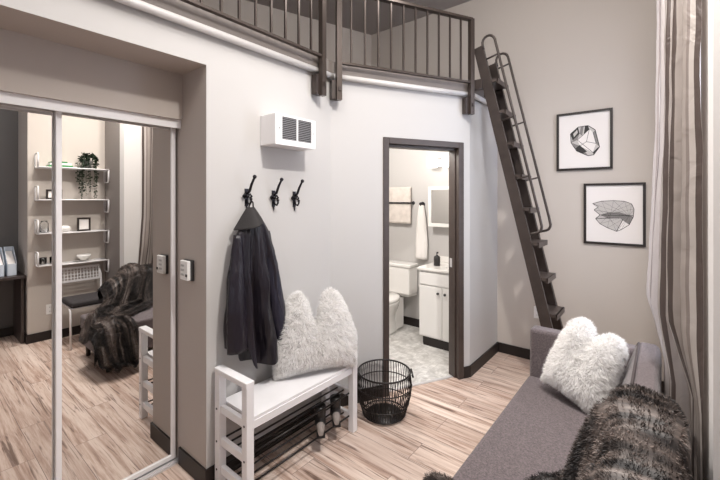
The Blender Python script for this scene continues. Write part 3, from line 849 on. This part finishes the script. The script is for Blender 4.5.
for k in range(60000):
    u, v = random.random(), random.random(); e = 4e-3
    p = T(u, v)
    a_ = T(min(1, u + e), v) - T(max(0, u - e), v); b_ = T(u, min(1, v + e)) - T(u, max(0, v - e))
    nn = b_.cross(a_)
    if nn.length < 1e-9: continue
    nn.normalize()
    if nn.z < -.2 or (abs(nn.z) < .3 and nn.x > 0 and v > .15): nn = -nn
    if p.x > .06: continue
    sm.append((p, nn, Vector((u * .8, v * 2.0, random.random()))))
fur(m_, sm, .015, .0021, .45, .5, lay)
o = build('fur_throw', m_, M['throw'], loc=(-.35, 1.5, .0), normals=False)
tag(o, 'dark and silver faux fur throw draped over the near end of the grey sofa', 'throw')

# ------------------------------------------------------------------ curtain
cu = thing('curtain', 'beige satin curtain with dark vertical stripes hanging beside the sofa', 'curtain', (.02, 2.15, 0))
m_ = MB(); lay = m_.bm.verts.layers.float_vector.new('strip')
# fold path (x, y): zig-zag between wall and room
fold = [(.112, 1.80), (.05, 1.865), (.082, 1.92), (.03, 1.935), (.02, 1.98), (.085, 2.02), (.035, 2.035), (-.005, 2.06), (.0, 2.12), (.075, 2.15), (.03, 2.19), (-.025, 2.225), (-.02, 2.28), (.06, 2.31), (.0, 2.35), (-.045, 2.395), (-.035, 2.45), (.05, 2.47)]
def cat(P, t):
    n = len(P) - 1; i = min(int(t * n), n - 1); u = t * n - i
    p0, p1, p2, p3 = (Vector(P[max(0, i - 1)]), Vector(P[i]), Vector(P[i + 1]), Vector(P[min(n, i + 2)]))
    return .5 * (2 * p1 + (p2 - p0) * u + (2 * p0 - 5 * p1 + 4 * p2 - p3) * u * u + (3 * p1 - p0 - 3 * p2 + p3) * u ** 3)
NU, NZ = 170, 60
path = [cat(fold, i / NU) for i in range(NU + 1)]
al = [0]
for a, b in zip(path, path[1:]): al.append(al[-1] + (b - a).length)
P = []
for j in range(NZ + 1):
    z = .015 + (3.30 - .015) * j / NZ; row = []
    g = 1 + .10 * math.sin(z * 1.5)
    for i, p in enumerate(path):
        q = Vector((p.x, p.y))
        q.x = .05 + (q.x - .05) * (g if q.x < .05 else 1.0)
        sp = .03 * max(0, 1.2 - z)
        q.x = .085 + (q.x - .085) * (1.28 - .22 * z if z < 2 else .84)
        q.y = 1.85 + (q.y - 1.85) * (1 - .06 * math.sin((z - .3) * 1.1)) - .10 * max(0, 1 - z / 1.4) * (1 - i / NU)
        q.x += .008 * noise.noise(Vector((i * .05, z * 2.2, 0))) + .004 * noise.noise(Vector((i * .12, z * 7 + i * .05, 4)))
        q.y += .010 * noise.noise(Vector((i * .03, z * 1.7, 8)))
        k = max(0, min(1, (1.12 - z) / .27)); lo = .074 if q.y < 1.94 else max(.004, .074 - (q.y - 1.94) * 1.2)
        q.x = q.x * (1 - k) + (lo + (min(max(q.x, -.06), .109) + .06) * (.109 - lo) / .169) * k
        q.x = min(q.x, XW - .012)
        # the lower part passes between wall and backrest
        row.append(Vector((q.x, q.y, z)))
    P.append(row)
V = m_.grid(P)
for row in V:
    for i, v in enumerate(row): v[lay] = Vector((al[i] * 4.8 + .22, v.co.z, 0))
build('fabric', m_, M['curtain'], cu, normals=False)
rd = thing('curtain_rod', 'dark curtain rod high on the window wall carrying the striped curtain', 'curtain rod', (.03, 2.6, 3.32))
m_ = MB(); m_.tube([(.03, 1.64, 3.32), (.03, 3.75, 3.32)], .012, 10); build('rod', m_, M['iron'], rd)
for y in (1.72, 3.7):
    m_ = MB(); m_.tube([(.03, y, 3.32), (XW, y, 3.32)], .009, 8); build('bracket', m_, M['iron'], rd)

# ------------------------------------------------------------------ pictures on the back wall
def picture(x0, x1, z0, z1, kind, label):
    r = thing('framed_print', label, 'picture', ((x0 + x1) / 2, YB, z0), 'black framed prints on the back wall')
    f = .020; y = YB - .022
    m_ = MB()
    m_.box(x0, x1, y, YB, z0, z0 + f); m_.box(x0, x1, y, YB, z1 - f, z1); m_.box(x0, x0 + f, y, YB, z0 + f, z1 - f); m_.box(x1 - f, x1, y, YB, z0 + f, z1 - f)
    build('frame', m_, M['frame'], r)
    m_ = MB(); m_.box(x0 + f, x1 - f, YB - .009, YB - .004, z0 + f, z1 - f); pp = build('print', m_, M['paper'], r)
    cx, cz = (x0 + x1) / 2, (z0 + z1) / 2; m_ = MB()
    def pg(pts, mi, lift):
        m_.mi = mi
        m_.poly([(cx + p[0] * .0112, YB - .0092 - lift * .0003, cz + p[1] * .0112) for p in pts])
    def ln(a, b, w_, mi, lift=3):
        a, b = Vector(a), Vector(b); d = (b - a).normalized(); q = Vector((-d.y, d.x)) * w_
        pg([a - q, b - q, b + q, a + q], mi, lift)
    if kind == 'crystal':
        out = [(-9.5, 6.5), (-4, 11.5), (3, 12), (8, 8), (9.5, 1), (11, -6), (7, -12), (3, -12.5), (-5, -8), (-9, -1)]
        pg(out, 2, 1)
        pg([(-9.5, 6.5), (-4, 11.5), (-3, 6), (-8, 1)], 0, 2); pg([(-7.5, 6.3), (-4.6, 9.5), (-4.2, 6.8), (-7, 3.5)], 2, 3)
        pg([(-3, 6), (-2, 11.6), (0, 11.8), (-1, 4)], 1, 2); pg([(1, 11.8), (3, 12), (4, 9), (0, 5)], 0, 2)
        pg([(-9, -1), (-8, 1), (-3, 6), (-4.5, 1)], 1, 2); pg([(-8.4, -1), (-5, -8), (3, -12), (-2.8, -4)], 1, 2)
        pg([(-5.5, -5.5), (-3, -3.2), (2.5, -9), (-1, -10.2), (-5, -8)], 0, 3)
        pg([(8, 8), (9.5, 1), (11, -6), (8.6, -3), (6.5, 6)], 1, 2); pg([(7, -12), (11, -6), (9.8, -6.4), (6.4, -10)], 0, 3)
        pg([(-1, 4), (4, 9), (6.5, 6), (8.6, -3), (6.4, -10), (-2.8, -4), (-4.5, 1)], 3, 2)
        for a, b in zip(out, out[1:] + out[:1]): ln(a, b, .28, 0)
        for a, b in (((-4.5, 1), (6.4, -10)), ((-1, 4), (4, 9)), ((8.6, -3), (2, -1)), ((2, -1), (-2.8, -4)), ((2, -1), (4, 9)), ((6.5, 6), (8.6, -3)), ((-4.5, 1), (-1, 4))): ln(a, b, .16, 0, 4)
        mats = [M['ink'], M['ink_mid'], M['ink_pale'], M['paper']]
    else:
        out = [(-14, 8), (-8, 10), (0, 10.5), (7, 10), (11.5, 8), (13, 4), (12.5, -2), (10, -8), (5, -12), (2, -13.5), (-4, -11), (-9, -8), (-12, -4), (-9, -1), (-13, 3), (-10, 5.5)]
        pg(out, 2, 1)
        pg([(-9, -1), (-4, 1), (4, 1.5), (12.5, -2), (10, -8), (4, -3), (-4, -3.5)], 1, 2)
        pg([(2, -13.5), (5, -12), (10, -8), (6, -5)], 3, 2); pg([(-13, 3), (-6, 6), (2, 5.5), (11, 7.5), (0, 10), (-10, 6)], 2, 2)
        for a, b in zip(out, out[1:] + out[:1]): ln(a, b, .2, 0)
        hub = (12.5, -1)
        for a in out[:15]: ln((10, -1), a, .06, 0, 4)
        for k in range(7):
            a = out[k]; b = out[(k + 8) % 16]; ln(a, b, .06, 0, 4)
        ln((-9, -1), hub, .22, 0, 4); ln((2, -13.5), (6, -4), .2, 0, 4); ln((-12, -4), (4, -3), .2, 0, 4)
        mats = [M['ink'], M['ink_mid'], M['ink_pale'], M['paper']]
    build('drawing', m_, mats, pp, normals=False)
picture(-.785, -.341, 1.861, 2.397, 'crystal', 'framed print of a faceted crystal, the upper of two on the back wall')
picture(-.562, -.110, 1.193, 1.736, 'leaf', 'framed print of a veined leaf shape, the lower print nearer the curtain')
def outlet(x0, y0, z, nx, ny, label):
    r = thing('wall_outlet', label, 'outlet', (x0, y0, z))
    tx, ty = -ny, nx
    def bx(m_, a0, a1, d0, d1, z0, z1):
        xs = [x0 + tx * a + nx * d for a in (a0, a1) for d in (d0, d1)]; ys = [y0 + ty * a + ny * d for a in (a0, a1) for d in (d0, d1)]
        m_.box(min(xs), max(xs), min(ys), max(ys), z0, z1)
    m_ = MB(); bx(m_, -.036, .036, 0, .006, z - .057, z + .057); build('cover_plate', m_, M['white_plastic'], r, bevel=.002)
    for q in (-.024, .024):
        m_ = MB(); bx(m_, -.016, .016, .006, .008, z + q - .014, z + q + .014); s_ = build('socket', m_, M['white_plastic'], r)
        m_ = MB(); bx(m_, -.008, -.005, .008, .0085, z + q - .006, z + q + .006); bx(m_, .005, .008, .008, .0085, z + q - .006, z + q + .006); build('slot', m_, M['dark_plastic'], s_)
outlet(-.955, YB, .48, 0, -1, 'white wall outlet low on the back wall behind the ladder')
outlet(XS, 1.10, .34, -1, 0, 'white wall outlet under the wire shelves, left of the chair in the mirror')

# ------------------------------------------------------------------ bathroom
vx0, vx1, vy0, vy1 = -2.085, -1.47, 3.62, 4.06
va = thing('vanity_cabinet', 'white two door bathroom vanity with dark toe kick', 'cabinet', ((vx0 + vx1) / 2, 3.84, 0))
m_ = MB(); m_.box(vx0, vx1, vy0, vy1, .10, .82); build('carcass', m_, M['cab'], va)
m_ = MB(); m_.box(vx0 + .01, vx1, vy0 + .06, vy1, 0, .10); m_.box(vx0 + .04, vx1, vy0 + .015, vy0 + .06, 0, .1); build('toe_kick', m_, M['base'], va)
m_ = MB(); m_.box(vx0 + .008, vx1 - .008, vy0 - .016, vy0, .67, .80); build('false_drawer', m_, M['cab'], va, bevel=.003)
vm = -1.805
for a0, a1, kx in ((vx0 + .008, vm - .003, vm - .04), (vm + .003, vx1 - .008, vm + .04)):
    m_ = MB(); m_.box(a0, a1, vy0 - .016, vy0, .115, .655); dd = build('door', m_, M['cab'], va, bevel=.003)
    m_ = MB(); m_.lathe([(.006, 0), (.006, .012), (.014, .016), (.014, .024), (0, .028)], (0, 0, 0), 14, Matrix.Translation((kx, vy0 - .016, .595)) @ Matrix.Rotation(PI / 2, 4, 'X')); build('knob', m_, M['dark_plastic'], dd)
ct = thing('sink_top', 'white basin countertop on the bathroom vanity', 'sink', ((vx0 + vx1) / 2, 3.84, .82))
m_ = MB(); m_.box(vx0 - .015, vx1 + .005, vy0 - .03, vy1 + .012, .82, .85); build('countertop', m_, M['porcelain'], ct, bevel=.006)
m_ = MB(); m_.box(vx0 - .015, vx1 + .005, vy1 - .003, vy1 + .018, .85, .92); build('backsplash', m_, M['porcelain'], ct, bevel=.003)
m_ = MB(); m_.lathe([(.17, 0), (.175, .004), (.17, .008), (.155, .006), (.12, .002), (0, .001)], (-1.68, 3.82, .85), 28, sy=.75); build('basin_rim', m_, M['porcelain'], ct)
fa = thing('faucet', 'chrome faucet at the back of the vanity basin', 'faucet', (-1.68, 4.0, .85))
m_ = MB(); m_.lathe([(.026, 0), (.026, .012), (.016, .016), (.016, .09), (0, .095)], (-1.68, 4.0, .85), 16); m_.tube([(-1.68, 4.0, .93), (-1.68, 3.95, .965), (-1.68, 3.89, .96), (-1.68, 3.87, .935)], .011, 8); build('spout', m_, M['chrome'], fa)
for dx in (-.07, .07):
    m_ = MB(); m_.lathe([(.02, 0), (.02, .01), (.012, .015), (.016, .05), (0, .055)], (-1.68 + dx, 4.0, .85), 12); build('tap_handle', m_, M['chrome'], fa)
sp = thing('soap_dispenser', 'dark soap dispenser bottle standing on the vanity counter', 'soap dispenser', (-1.965, 3.80, .85))
m_ = MB(); m_.lathe([(.034, 0), (.036, .006), (.036, .09), (.03, .105), (.013, .112), (.013, .12), (0, .12)], (-1.965, 3.80, .85), 20); build('bottle', m_, M['dark_plastic'], sp)
m_ = MB(); m_.tube([(-1.965, 3.80, .968), (-1.965, 3.80, .995)], .006, 8); m_.tube([(-1.965, 3.80, .998), (-1.94, 3.775, .998)], .007, 8); build('pump', m_, M['iron'], sp)

# toilet against the back wall
tx = -2.60
to = thing('toilet', 'white toilet left of the bathroom vanity', 'toilet', (tx, 3.7, 0))
m_ = MB()
m_.prism([(tx - .20, 3.90), (tx + .20, 3.90), (tx + .235, 4.06), (tx - .235, 4.06)], .40, .43)
for i, (z0, z1, g) in enumerate(((.43, .76, 0),)):
    a0 = [(tx - .195, 3.89), (tx + .195, 3.89), (tx + .215, 4.06), (tx - .215, 4.06)]
    m_.prism([(tx - .225, 3.875), (tx + .225, 3.875), (tx + .235, 4.062), (tx - .235, 4.062)], z0, z1)
build('tank', m_, M['porcelain'], to, bevel=.02, seg=3)
m_ = MB(); m_.box(tx - .245, tx + .245, 3.862, 4.066, .76, .80); build('tank_lid', m_, M['porcelain'], to, bevel=.012, seg=3)
m_ = MB(); P = []
for (z, rx, ry, oy) in ((0, .12, .25, .02), (.03, .115, .24, .02), (.12, .10, .20, .02), (.22, .12, .20, .0), (.30, .165, .24, -.02), (.36, .185, .265, -.03), (.39, .185, .265, -.03)):
    P.append([Vector((tx + rx * math.cos(2 * PI * j / 28), 3.66 + oy + ry * math.sin(2 * PI * j / 28), z)) for j in range(28)])
V = m_.grid(P, True); m_._f(V[0]); m_._f(V[-1])
m_.box(tx - .10, tx + .10, 3.78, 3.95, .02, .38)
build('bowl', m_, M['porcelain'], to)
m_ = MB(); m_.lathe([(.186, 0), (.192, .008), (.192, .03), (.18, .045), (0, .048)], (tx, 3.63, .392), 28, sy=1.35); build('seat_lid', m_, M['porcelain'], to)
m_ = MB(); m_.tube([(tx - .17, 3.872, .70), (tx - .17, 3.855, .70), (tx - .11, 3.85, .69)], .007, 8); build('flush_lever', m_, M['chrome'], to)

# towels
YBB = 4.08
tr_ = thing('towel_bar', 'dark towel bar on the bathroom wall above the toilet', 'towel bar', (-2.68, YBB, 1.545))
m_ = MB(); m_.tube([(-2.94, YBB - .075, 1.545), (-2.425, YBB - .075, 1.545)], .010, 8); build('bar', m_, M['iron'], tr_)
for x in (-2.93, -2.435):
    m_ = MB(); m_.tube([(x, YBB, 1.545), (x, YBB - .075, 1.545)], .008, 8); m_.lathe([(.022, 0), (.02, .008), (0, .009)], (0, 0, 0), 14, Matrix.Translation((x, YBB, 1.545)) @ Matrix.Rotation(PI / 2, 4, 'X')); build('post', m_, M['iron'], tr_)
m_ = MB(); P = []
for i in range(25):
    t = i / 24; row = []
    for k in range(17):
        s_ = k / 16
        row.append(Vector((-2.90 + .45 * t, YBB - .045 - .007 * math.sin(t * 17) * (1 - s_ * .5), 1.745 - .46 * s_)))
    P.append(row)
m_.grid(P); o = build('bath_towel', m_, M['towel_beige'], loc=(-2.68, YBB - .04, 1.29), solid=.03); tag(o, 'beige folded bath towel hanging behind the dark towel bar', 'towel')
hk = thing('towel_hook', 'round dark towel hook on the bathroom wall holding the hand towel', 'hook', (-2.30, YBB, 1.53))
m_ = MB(); m_.lathe([(.03, 0), (.03, .006), (.012, .01), (.012, .04), (.024, .045), (.024, .055), (0, .058)], (0, 0, 0), 16, Matrix.Translation((-2.30, YBB, 1.53)) @ Matrix.Rotation(PI / 2, 4, 'X')); build('knob', m_, M['iron'], hk)
m_ = MB(); P = []
for i in range(20):
    t = i / 19; z = 1.52 - .66 * t; wd = .03 + .055 * min(1, t * 1.4) ** .7
    P.append([Vector((-2.30 + wd * math.cos(2 * PI * j / 26) * (1 + .05 * math.sin(5 * t)), YBB - .04 + (.02 + .016 * t) * math.sin(2 * PI * j / 26) * (1 + .35 * math.sin(2 * PI * j / 26 * 5)), z)) for j in range(26)])
V = m_.grid(P, True); m_._f(V[0]); m_._f(V[-1]); o = build('hand_towel', m_, M['towel'], loc=(-2.30, YBB - .04, .86)); tag(o, 'white hand towel hanging from the round hook beside the vanity', 'towel')

# medicine cabinet and vanity light
mc = thing('medicine_cabinet', 'white framed mirror cabinet above the bathroom sink', 'cabinet', (-1.9, YBB, 1.29))
m_ = MB(); m_.box(-2.165, -1.72, YBB - .10, YBB, 1.27, 1.74); build('cabinet_box', m_, M['cab'], mc)
m_ = MB()
for a0, a1, b0, b1 in ((-2.165, -1.72, 1.27, 1.31), (-2.165, -1.72, 1.70, 1.74), (-2.165, -2.125, 1.31, 1.70), (-1.76, -1.72, 1.31, 1.70)): m_.box(a0, a1, YBB - .118, YBB - .10, b0, b1)
build('door_frame', m_, M['cab'], mc, bevel=.003)
m_ = MB(); m_.box(-2.125, -1.76, YBB - .108, YBB - .10, 1.31, 1.70); build('mirror_panel', m_, M['mirror'], mc)
vl = thing('vanity_light', 'lit bar light with glass shades above the mirror cabinet', 'light', (-1.9, YBB, 2.0))
m_ = MB(); m_.box(-2.17, -1.62, YBB - .03, YBB, 1.98, 2.06); build('back_plate', m_, M['chrome'], vl)
for x in (-2.12, -1.93, -1.74):
    m_ = MB(); m_.lathe([(.055, -.065), (.058, -.06), (.058, .065), (.05, .07), (0, .07)], (x, YBB - .095, 2.03), 20); build('shade', m_, M['lit'], vl)
    m_ = MB(); m_.tube([(x, YBB - .03, 2.02), (x, YBB - .05, 2.02)], .012, 8); build('arm', m_, M['chrome'], vl)

# ------------------------------------------------------------------ what the mirror shows: shelves, chair, desk
SHZ = (1.945, 1.585, 1.215, .862)
sh_lab = ('topmost white wire wall shelf, carrying the trailing plant', 'second white wire wall shelf from the top, with a small frame', 'third white wire wall shelf from the top, with a square frame', 'lowest white wire wall shelf, just above the chair')
for z, lab in zip(SHZ, sh_lab):
    r = thing('wall_shelf', lab, 'shelf', (XS, 1.29, z), 'white wire wall shelves')
    a0, a1, d0, d1 = .965, 1.61, XS - .17, XS
    m_ = MB()
    m_.box(d0, d1, a0, a1, z - .010, z - .004)
    m_.tube([(d0, a0, z), (d0, a1, z)], .007, 8); m_.tube([(d1 - .006, a0, z), (d1 - .006, a1, z)], .007, 8)
    build('shelf_plate', m_, M['white_metal'], r)
    for y, s_ in ((a0, 1), (a1, -1)):
        hh = .15 * s_
        m_ = MB(); m_.tube([(d0, y, z), (d0, y, z + hh * .85), (d0 + .02, y, z + hh), (d1 - .03, y, z + hh), (d1 - .008, y, z + hh * .85), (d1 - .008, y, z)], .006, 8)
        for k in (1, 3): m_.tube([(d0 + .04 * k, y, z), (d0 + .04 * k, y, z + hh)], .003, 6)
        build('side_hoop', m_, M['white_metal'], r)
SX = XS - .09
# books
for i, (mt_, lab, z0, z1, y0, y1) in enumerate(((M['green'], 'green covered book at the bottom of the stack on the topmost shelf', 0, .022, 1.06, 1.26), (M['white_plastic'], 'white book in the middle of the stack on the topmost shelf', .0225, .045, 1.07, 1.25), (M['green'], 'green book on top of the stack on the topmost shelf', .0455, .062, 1.08, 1.21))):
    m_ = MB(); m_.box(SX - .07, SX + .07, y0, y1, SHZ[0] + .006 + z0, SHZ[0] + .006 + z1)
    r = thing('book', lab, 'book', (SX, 1.16, SHZ[0] + .006 + z0), 'books on the topmost shelf'); 
    build('cover', m_, mt_, r); m_ = MB(); m_.box(SX - .066, SX + .072, y0 + .003, y1 - .003, SHZ[0] + .0085 + z0, SHZ[0] + .0035 + z1); build('pages', m_, M['paper'], r)
# plant
pt = thing('trailing_plant', 'dark green trailing plant spilling over the topmost wire shelf', 'plant', (SX, 1.42, SHZ[0] + .007))
m_ = MB(); m_.lathe([(.04, 0), (.052, .09), (.055, .095), (.047, .095), (.0, .085)], (SX, 1.42, SHZ[0] + .007), 18); build('pot', m_, M['pot'], pt)
m_ = MB(); lm = MB()
for k in range(26):
    a_ = random.uniform(0, 2 * PI); L = random.uniform(.12, .5) if k > 8 else random.uniform(.05, .15)
    rad = random.uniform(.05, .11); p = Vector((SX, 1.42, SHZ[0] + .10)); pts = [p.copy()]
    dv = Vector((-abs(math.cos(a_)) * .9 if k % 3 else math.cos(a_) * .6, math.sin(a_), 0))
    n = 7
    for i in range(1, n + 1):
        t = i / n
        q = p + dv * rad * min(1, t * 2.2) + Vector((0, 0, .07 * math.sin(min(1, t * 2) * PI) - L * max(0, t - .25) / .75))
        if k <= 8: q.z += .08 * t
        q.x = min(q.x, XS - .02); pts.append(q)
    m_.tube(pts, .002, 4)
    for i in range(1, n + 1):
        for _ in range(5):
            u = random.random(); b0 = pts[i - 1].lerp(pts[i], u)
            d = Vector((random.gauss(0, 1), random.gauss(0, 1), random.gauss(-.3, .6))).normalized(); s_ = d.cross(Vector((random.random(), random.random(), 1))).normalized()
            l = random.uniform(.018, .034)
            if (b0 + d * l).x > XS - .006: d.x = -abs(d.x)
            nrm = d.cross(s_) * l * .15
            vs = [lm.bm.verts.new(x) for x in (b0, b0 + d * l * .5 + s_ * l * .32 + nrm, b0 + d * l, b0 + d * l * .5 - s_ * l * .32 + nrm)]
            lm._f([vs[0], vs[1], vs[2]], True); lm._f([vs[0], vs[2], vs[3]], True)
st = build('stems', m_, M['leaf'], pt); build('foliage', lm, M['leaf'], pt, normals=False)
def small_frame(y0, y1, z0, hh, label, x=SX):
    r = thing('photo_frame', label, 'picture frame', (x, (y0 + y1) / 2, z0), 'small black frames on the wire shelves')
    f = .018; m_ = MB()
    for a0, a1, b0, b1 in ((y0, y1, z0, z0 + f), (y0, y1, z0 + hh - f, z0 + hh), (y0, y0 + f, z0 + f, z0 + hh - f), (y1 - f, y1, z0 + f, z0 + hh - f)): m_.box(x - .014, x + .006, a0, a1, b0, b1)
    build('frame', m_, M['frame'], r)
    m_ = MB(); m_.box(x - .006, x, y0 + f, y1 - f, z0 + f, z0 + hh - f); build('print', m_, M['paper'], r)
    m_ = MB(); m_.bar((x + .006, (y0 + y1) / 2, z0 + hh * .7), (x + .05, (y0 + y1) / 2, z0 + .003), .03, .004); build('stand', m_, M['frame'], r)
small_frame(1.045, 1.175, SHZ[1] + .007, .11, 'small dark photo frame on the second wire shelf')
small_frame(1.315, 1.445, SHZ[2] + .007, .155, 'square black photo frame on the third wire shelf')
m_ = MB(); z = SHZ[2] + .007
m_.lathe([(.025, 0), (.05, .012), (.056, .035), (.05, .058), (.03, .07), (.022, .07), (.0, .02)], (SX, 1.20, z), 22); tag(build('vase', m_, M['porcelain'], loc=(SX, 1.20, z)), 'round white vase on the third wire shelf', 'vase')
m_ = MB(); m_.lathe([(.035, 0), (.04, .005), (.04, .10), (.028, .12), (.03, .13), (.025, .13), (.034, .098), (.034, .008), (0, .008)], (SX, 1.03, z), 20); tag(build('glass_jar', m_, M['glass'], loc=(SX, 1.03, z)), 'clear glass jar at the end of the third wire shelf', 'jar')
z = SHZ[3] + .007
for i, y in enumerate((1.02, 1.11)):
    m_ = MB(); m_.lathe([(.026, 0), (.032, .005), (.034, .075), (.031, .075), (.029, .008), (0, .008)], (SX, y, z), 18)
    tag(build('drinking_glass', m_, M['glass'], loc=(SX, y, z)), ('clear tumbler nearest the desk end of the lowest wire shelf', 'clear tumbler next to the bowl side of the lowest wire shelf')[i], 'glass', 'tumblers on the lowest shelf')
m_ = MB(); m_.lathe([(.04, 0), (.075, .006), (.085, .012), (.07, .010), (0, .008)], (SX, 1.38, z), 24); tag(build('saucer', m_, M['porcelain'], loc=(SX, 1.38, z)), 'white saucer under the bowl on the lowest wire shelf', 'plate')
m_ = MB(); m_.lathe([(.03, 0), (.035, .006), (.062, .035), (.072, .062), (.068, .062), (.056, .035), (0, .012)], (SX, 1.38, z + .0125), 24); tag(build('bowl', m_, M['porcelain'], loc=(SX, 1.38, z + .0125)), 'white bowl on a saucer on the lowest wire shelf', 'bowl')

# white metal chair
ch = thing('metal_chair', 'white metal chair with perforated back below the wire shelves', 'chair', (.42, 1.35, 0))
cy0, cy1, cx0, cx1 = 1.15, 1.545, .22, .62
for y in (cy0, cy1):
    m_ = MB(); m_.tube([(cx0 - .01, y, .008), (cx0 + .01, y, .40), (cx0 + .03, y, .43)], .0105, 8); build('leg', m_, M['white_metal'], ch)
    m_ = MB(); m_.tube([(cx1 + .05, y, .008), (cx1, y, .43), (cx1 + .02, y, .70), (cx1 + .04, y + (.02 if y == cy0 else -.02), .80)], .0105, 8); build('leg', m_, M['white_metal'], ch)
m_ = MB(); m_.box(cx0, cx1, cy0 + .005, cy1 - .005, .425, .437); build('seat', m_, M['white_metal'], ch, bevel=.005)
m_ = MB()
yb0, yb1 = cy0 + .012, cy1 - .012
def bxx(z): return cx1 + .012 + (z - .6) * .13
nC, nR = 12, 4
for k in range(nR + 1):
    z = .655 + k * .036; m_.bar((bxx(z), yb0, z), (bxx(z), yb1, z), .005, .010 if 0 < k < nR else .024)
for k in range(nC + 1):
    y = yb0 + (yb1 - yb0) * k / nC; m_.bar((bxx(.65), y, .65), (bxx(.80), y, .80), .010 if 0 < k < nC else .02, .005, up=(1, 0, 0))
build('backrest', m_, M['white_metal'], ch)
m_ = MB(); m_.box(cx0 - .012, cx1 - .02, cy0 + .0, cy1 - .0, .438, .50); tag(build('seat_cushion', m_, M['cushion'], loc=(.42, 1.35, .438), bevel=.022, seg=4), 'dark charcoal seat pad on the white metal chair', 'cushion')

# desk with files in the recess
dk = thing('desk', 'dark built in desk in the recess, seen at left edge of the mirror', 'desk', (1.03, .1, 0))
m_ = MB(); m_.box(.79, 1.245, -.9, YS0 - .003, .72, .75); build('desktop', m_, M['desk'], dk, bevel=.003)
m_ = MB(); m_.box(.81, 1.23, YS0 - .045, YS0 - .005 - T_B, 0, .72); build('side_panel', m_, M['desk'], dk)
m_ = MB(); m_.box(.81, 1.23, -.89, -.85, 0, .72); build('side_panel', m_, M['desk'], dk)
for i, (y, lab) in enumerate(((.80, 'pale blue magazine file on the desk, nearest the wall end'), (.70, 'pale blue magazine file on the desk, between its two neighbours'), (.60, 'pale blue magazine file on the desk, farthest from the wall end'))):
    r = thing('magazine_file', lab, 'magazine file', (1.03, y, .75), 'magazine files on the desk')
    a0, a1 = y - .04, y + .04; m_ = MB()
    mt = Matrix(((1, 0, 0, 0), (0, 0, -1, 0), (0, 1, 0, 0), (0, 0, 0, 1)))
    side = [(.90, .75), (1.15, .75), (1.15, 1.05), (1.08, 1.05), (.90, .88)]
    m_.prism(side, -a1, -a1 + .003, mt); m_.prism(side, -a0 - .003, -a0, mt)
    m_.box(.90, 1.15, a0, a1, .75, .753); m_.box(.90, .903, a0, a1, .75, .88); m_.box(1.147, 1.15, a0, a1, .75, 1.05)
    build('case', m_, M['file'], r)
    m_ = MB(); m_.box(.91, 1.13, a0 + .01, a1 - .01, .754, 1.0); 
    for v in m_.bm.verts:
        if v.co.z > .9 and v.co.x < 1: v.co.z = .87
    build('papers', m_, M['paper'], r)

# ------------------------------------------------------------------ lights
def lamp(name, kind, loc, energy, size=.2, col=(1, .95, .9), target=None, spot=None, blend=.6, size_y=None):
    l = bpy.data.lights.new(name, kind); l.energy = energy; l.color = col
    if kind == 'AREA':
        l.size = size
        if size_y: l.shape = 'RECTANGLE'; l.size_y = size_y
    else: l.shadow_soft_size = size
    if kind == 'SPOT': l.spot_size = math.radians(spot); l.spot_blend = blend
    o = bpy.data.objects.new(name, l); COL.objects.link(o); o.location = loc
    if target is not None:
        o.rotation_euler = (Vector(target) - Vector(loc)).to_track_quat('-Z', 'Y').to_euler()
    return o
lamp('ceiling_spot_key', 'SPOT', (.0, 1.25, 3.62), 190, .06, (1, .96, .92), (-1.0, 1.95, .0), 122, 1.0)
lamp('added_fill_room', 'POINT', (.0, 1.2, 3.55), 28, .10, (1, .96, .92))  # added beside the key spot to fill what its cone leaves dark
lamp('point_light_entry', 'POINT', (-.9, .1, 3.6), 16, .12, (1, .955, .91))  # weak point light high above the entry side
lamp('added_fill_loft', 'POINT', (-1.0, 2.4, 3.6), 18, .12, (1, .955, .91))  # added fill for the back wall and loft, without a fixture
lamp('ceiling_spot_shelves', 'SPOT', (-1.45, 1.75, 3.6), 190, .06, (1, .96, .92), (.7, 1.25, 1.1), 80, 1.0)
lamp('added_fill_panel', 'AREA', (-.7, .9, 3.70), 38, 1.6, (1, .97, .95), (-.7, .9, 0))  # added soft fill to lift floor, sofa and bench; no such fitting
lamp('added_fill_bathroom', 'POINT', (-2.25, 2.85, 2.3), 60, .12, (1, .96, .91))  # added fill on top of the vanity shades, no fitting here

wd = bpy.data.worlds.new('daylight'); scene.world = wd; wd.use_nodes = True
bg = wd.node_tree.nodes['Background']
bg.inputs['Color'].default_value = (.79, .85, 1.0, 1); bg.inputs['Strength'].default_value = 4.2

# ------------------------------------------------------------------ camera
cd = bpy.data.cameras.new('camera'); cam = bpy.data.objects.new('camera', cd); COL.objects.link(cam)
cam.location = (0, 0, 1.6); cam.rotation_euler = (PI / 2, 0, math.radians(38.953))
cd.sensor_width = 36; cd.lens = 374.57 / 720 * 36; cd.shift_y = -(240 - 198.54) / 720; cd.clip_start = .05
scene.camera = cam
vs = scene.view_settings
vs.view_transform = 'Standard'; vs.look = 'None'; vs.gamma = 1; vs.use_curve_mapping = False; vs.exposure = 0.3
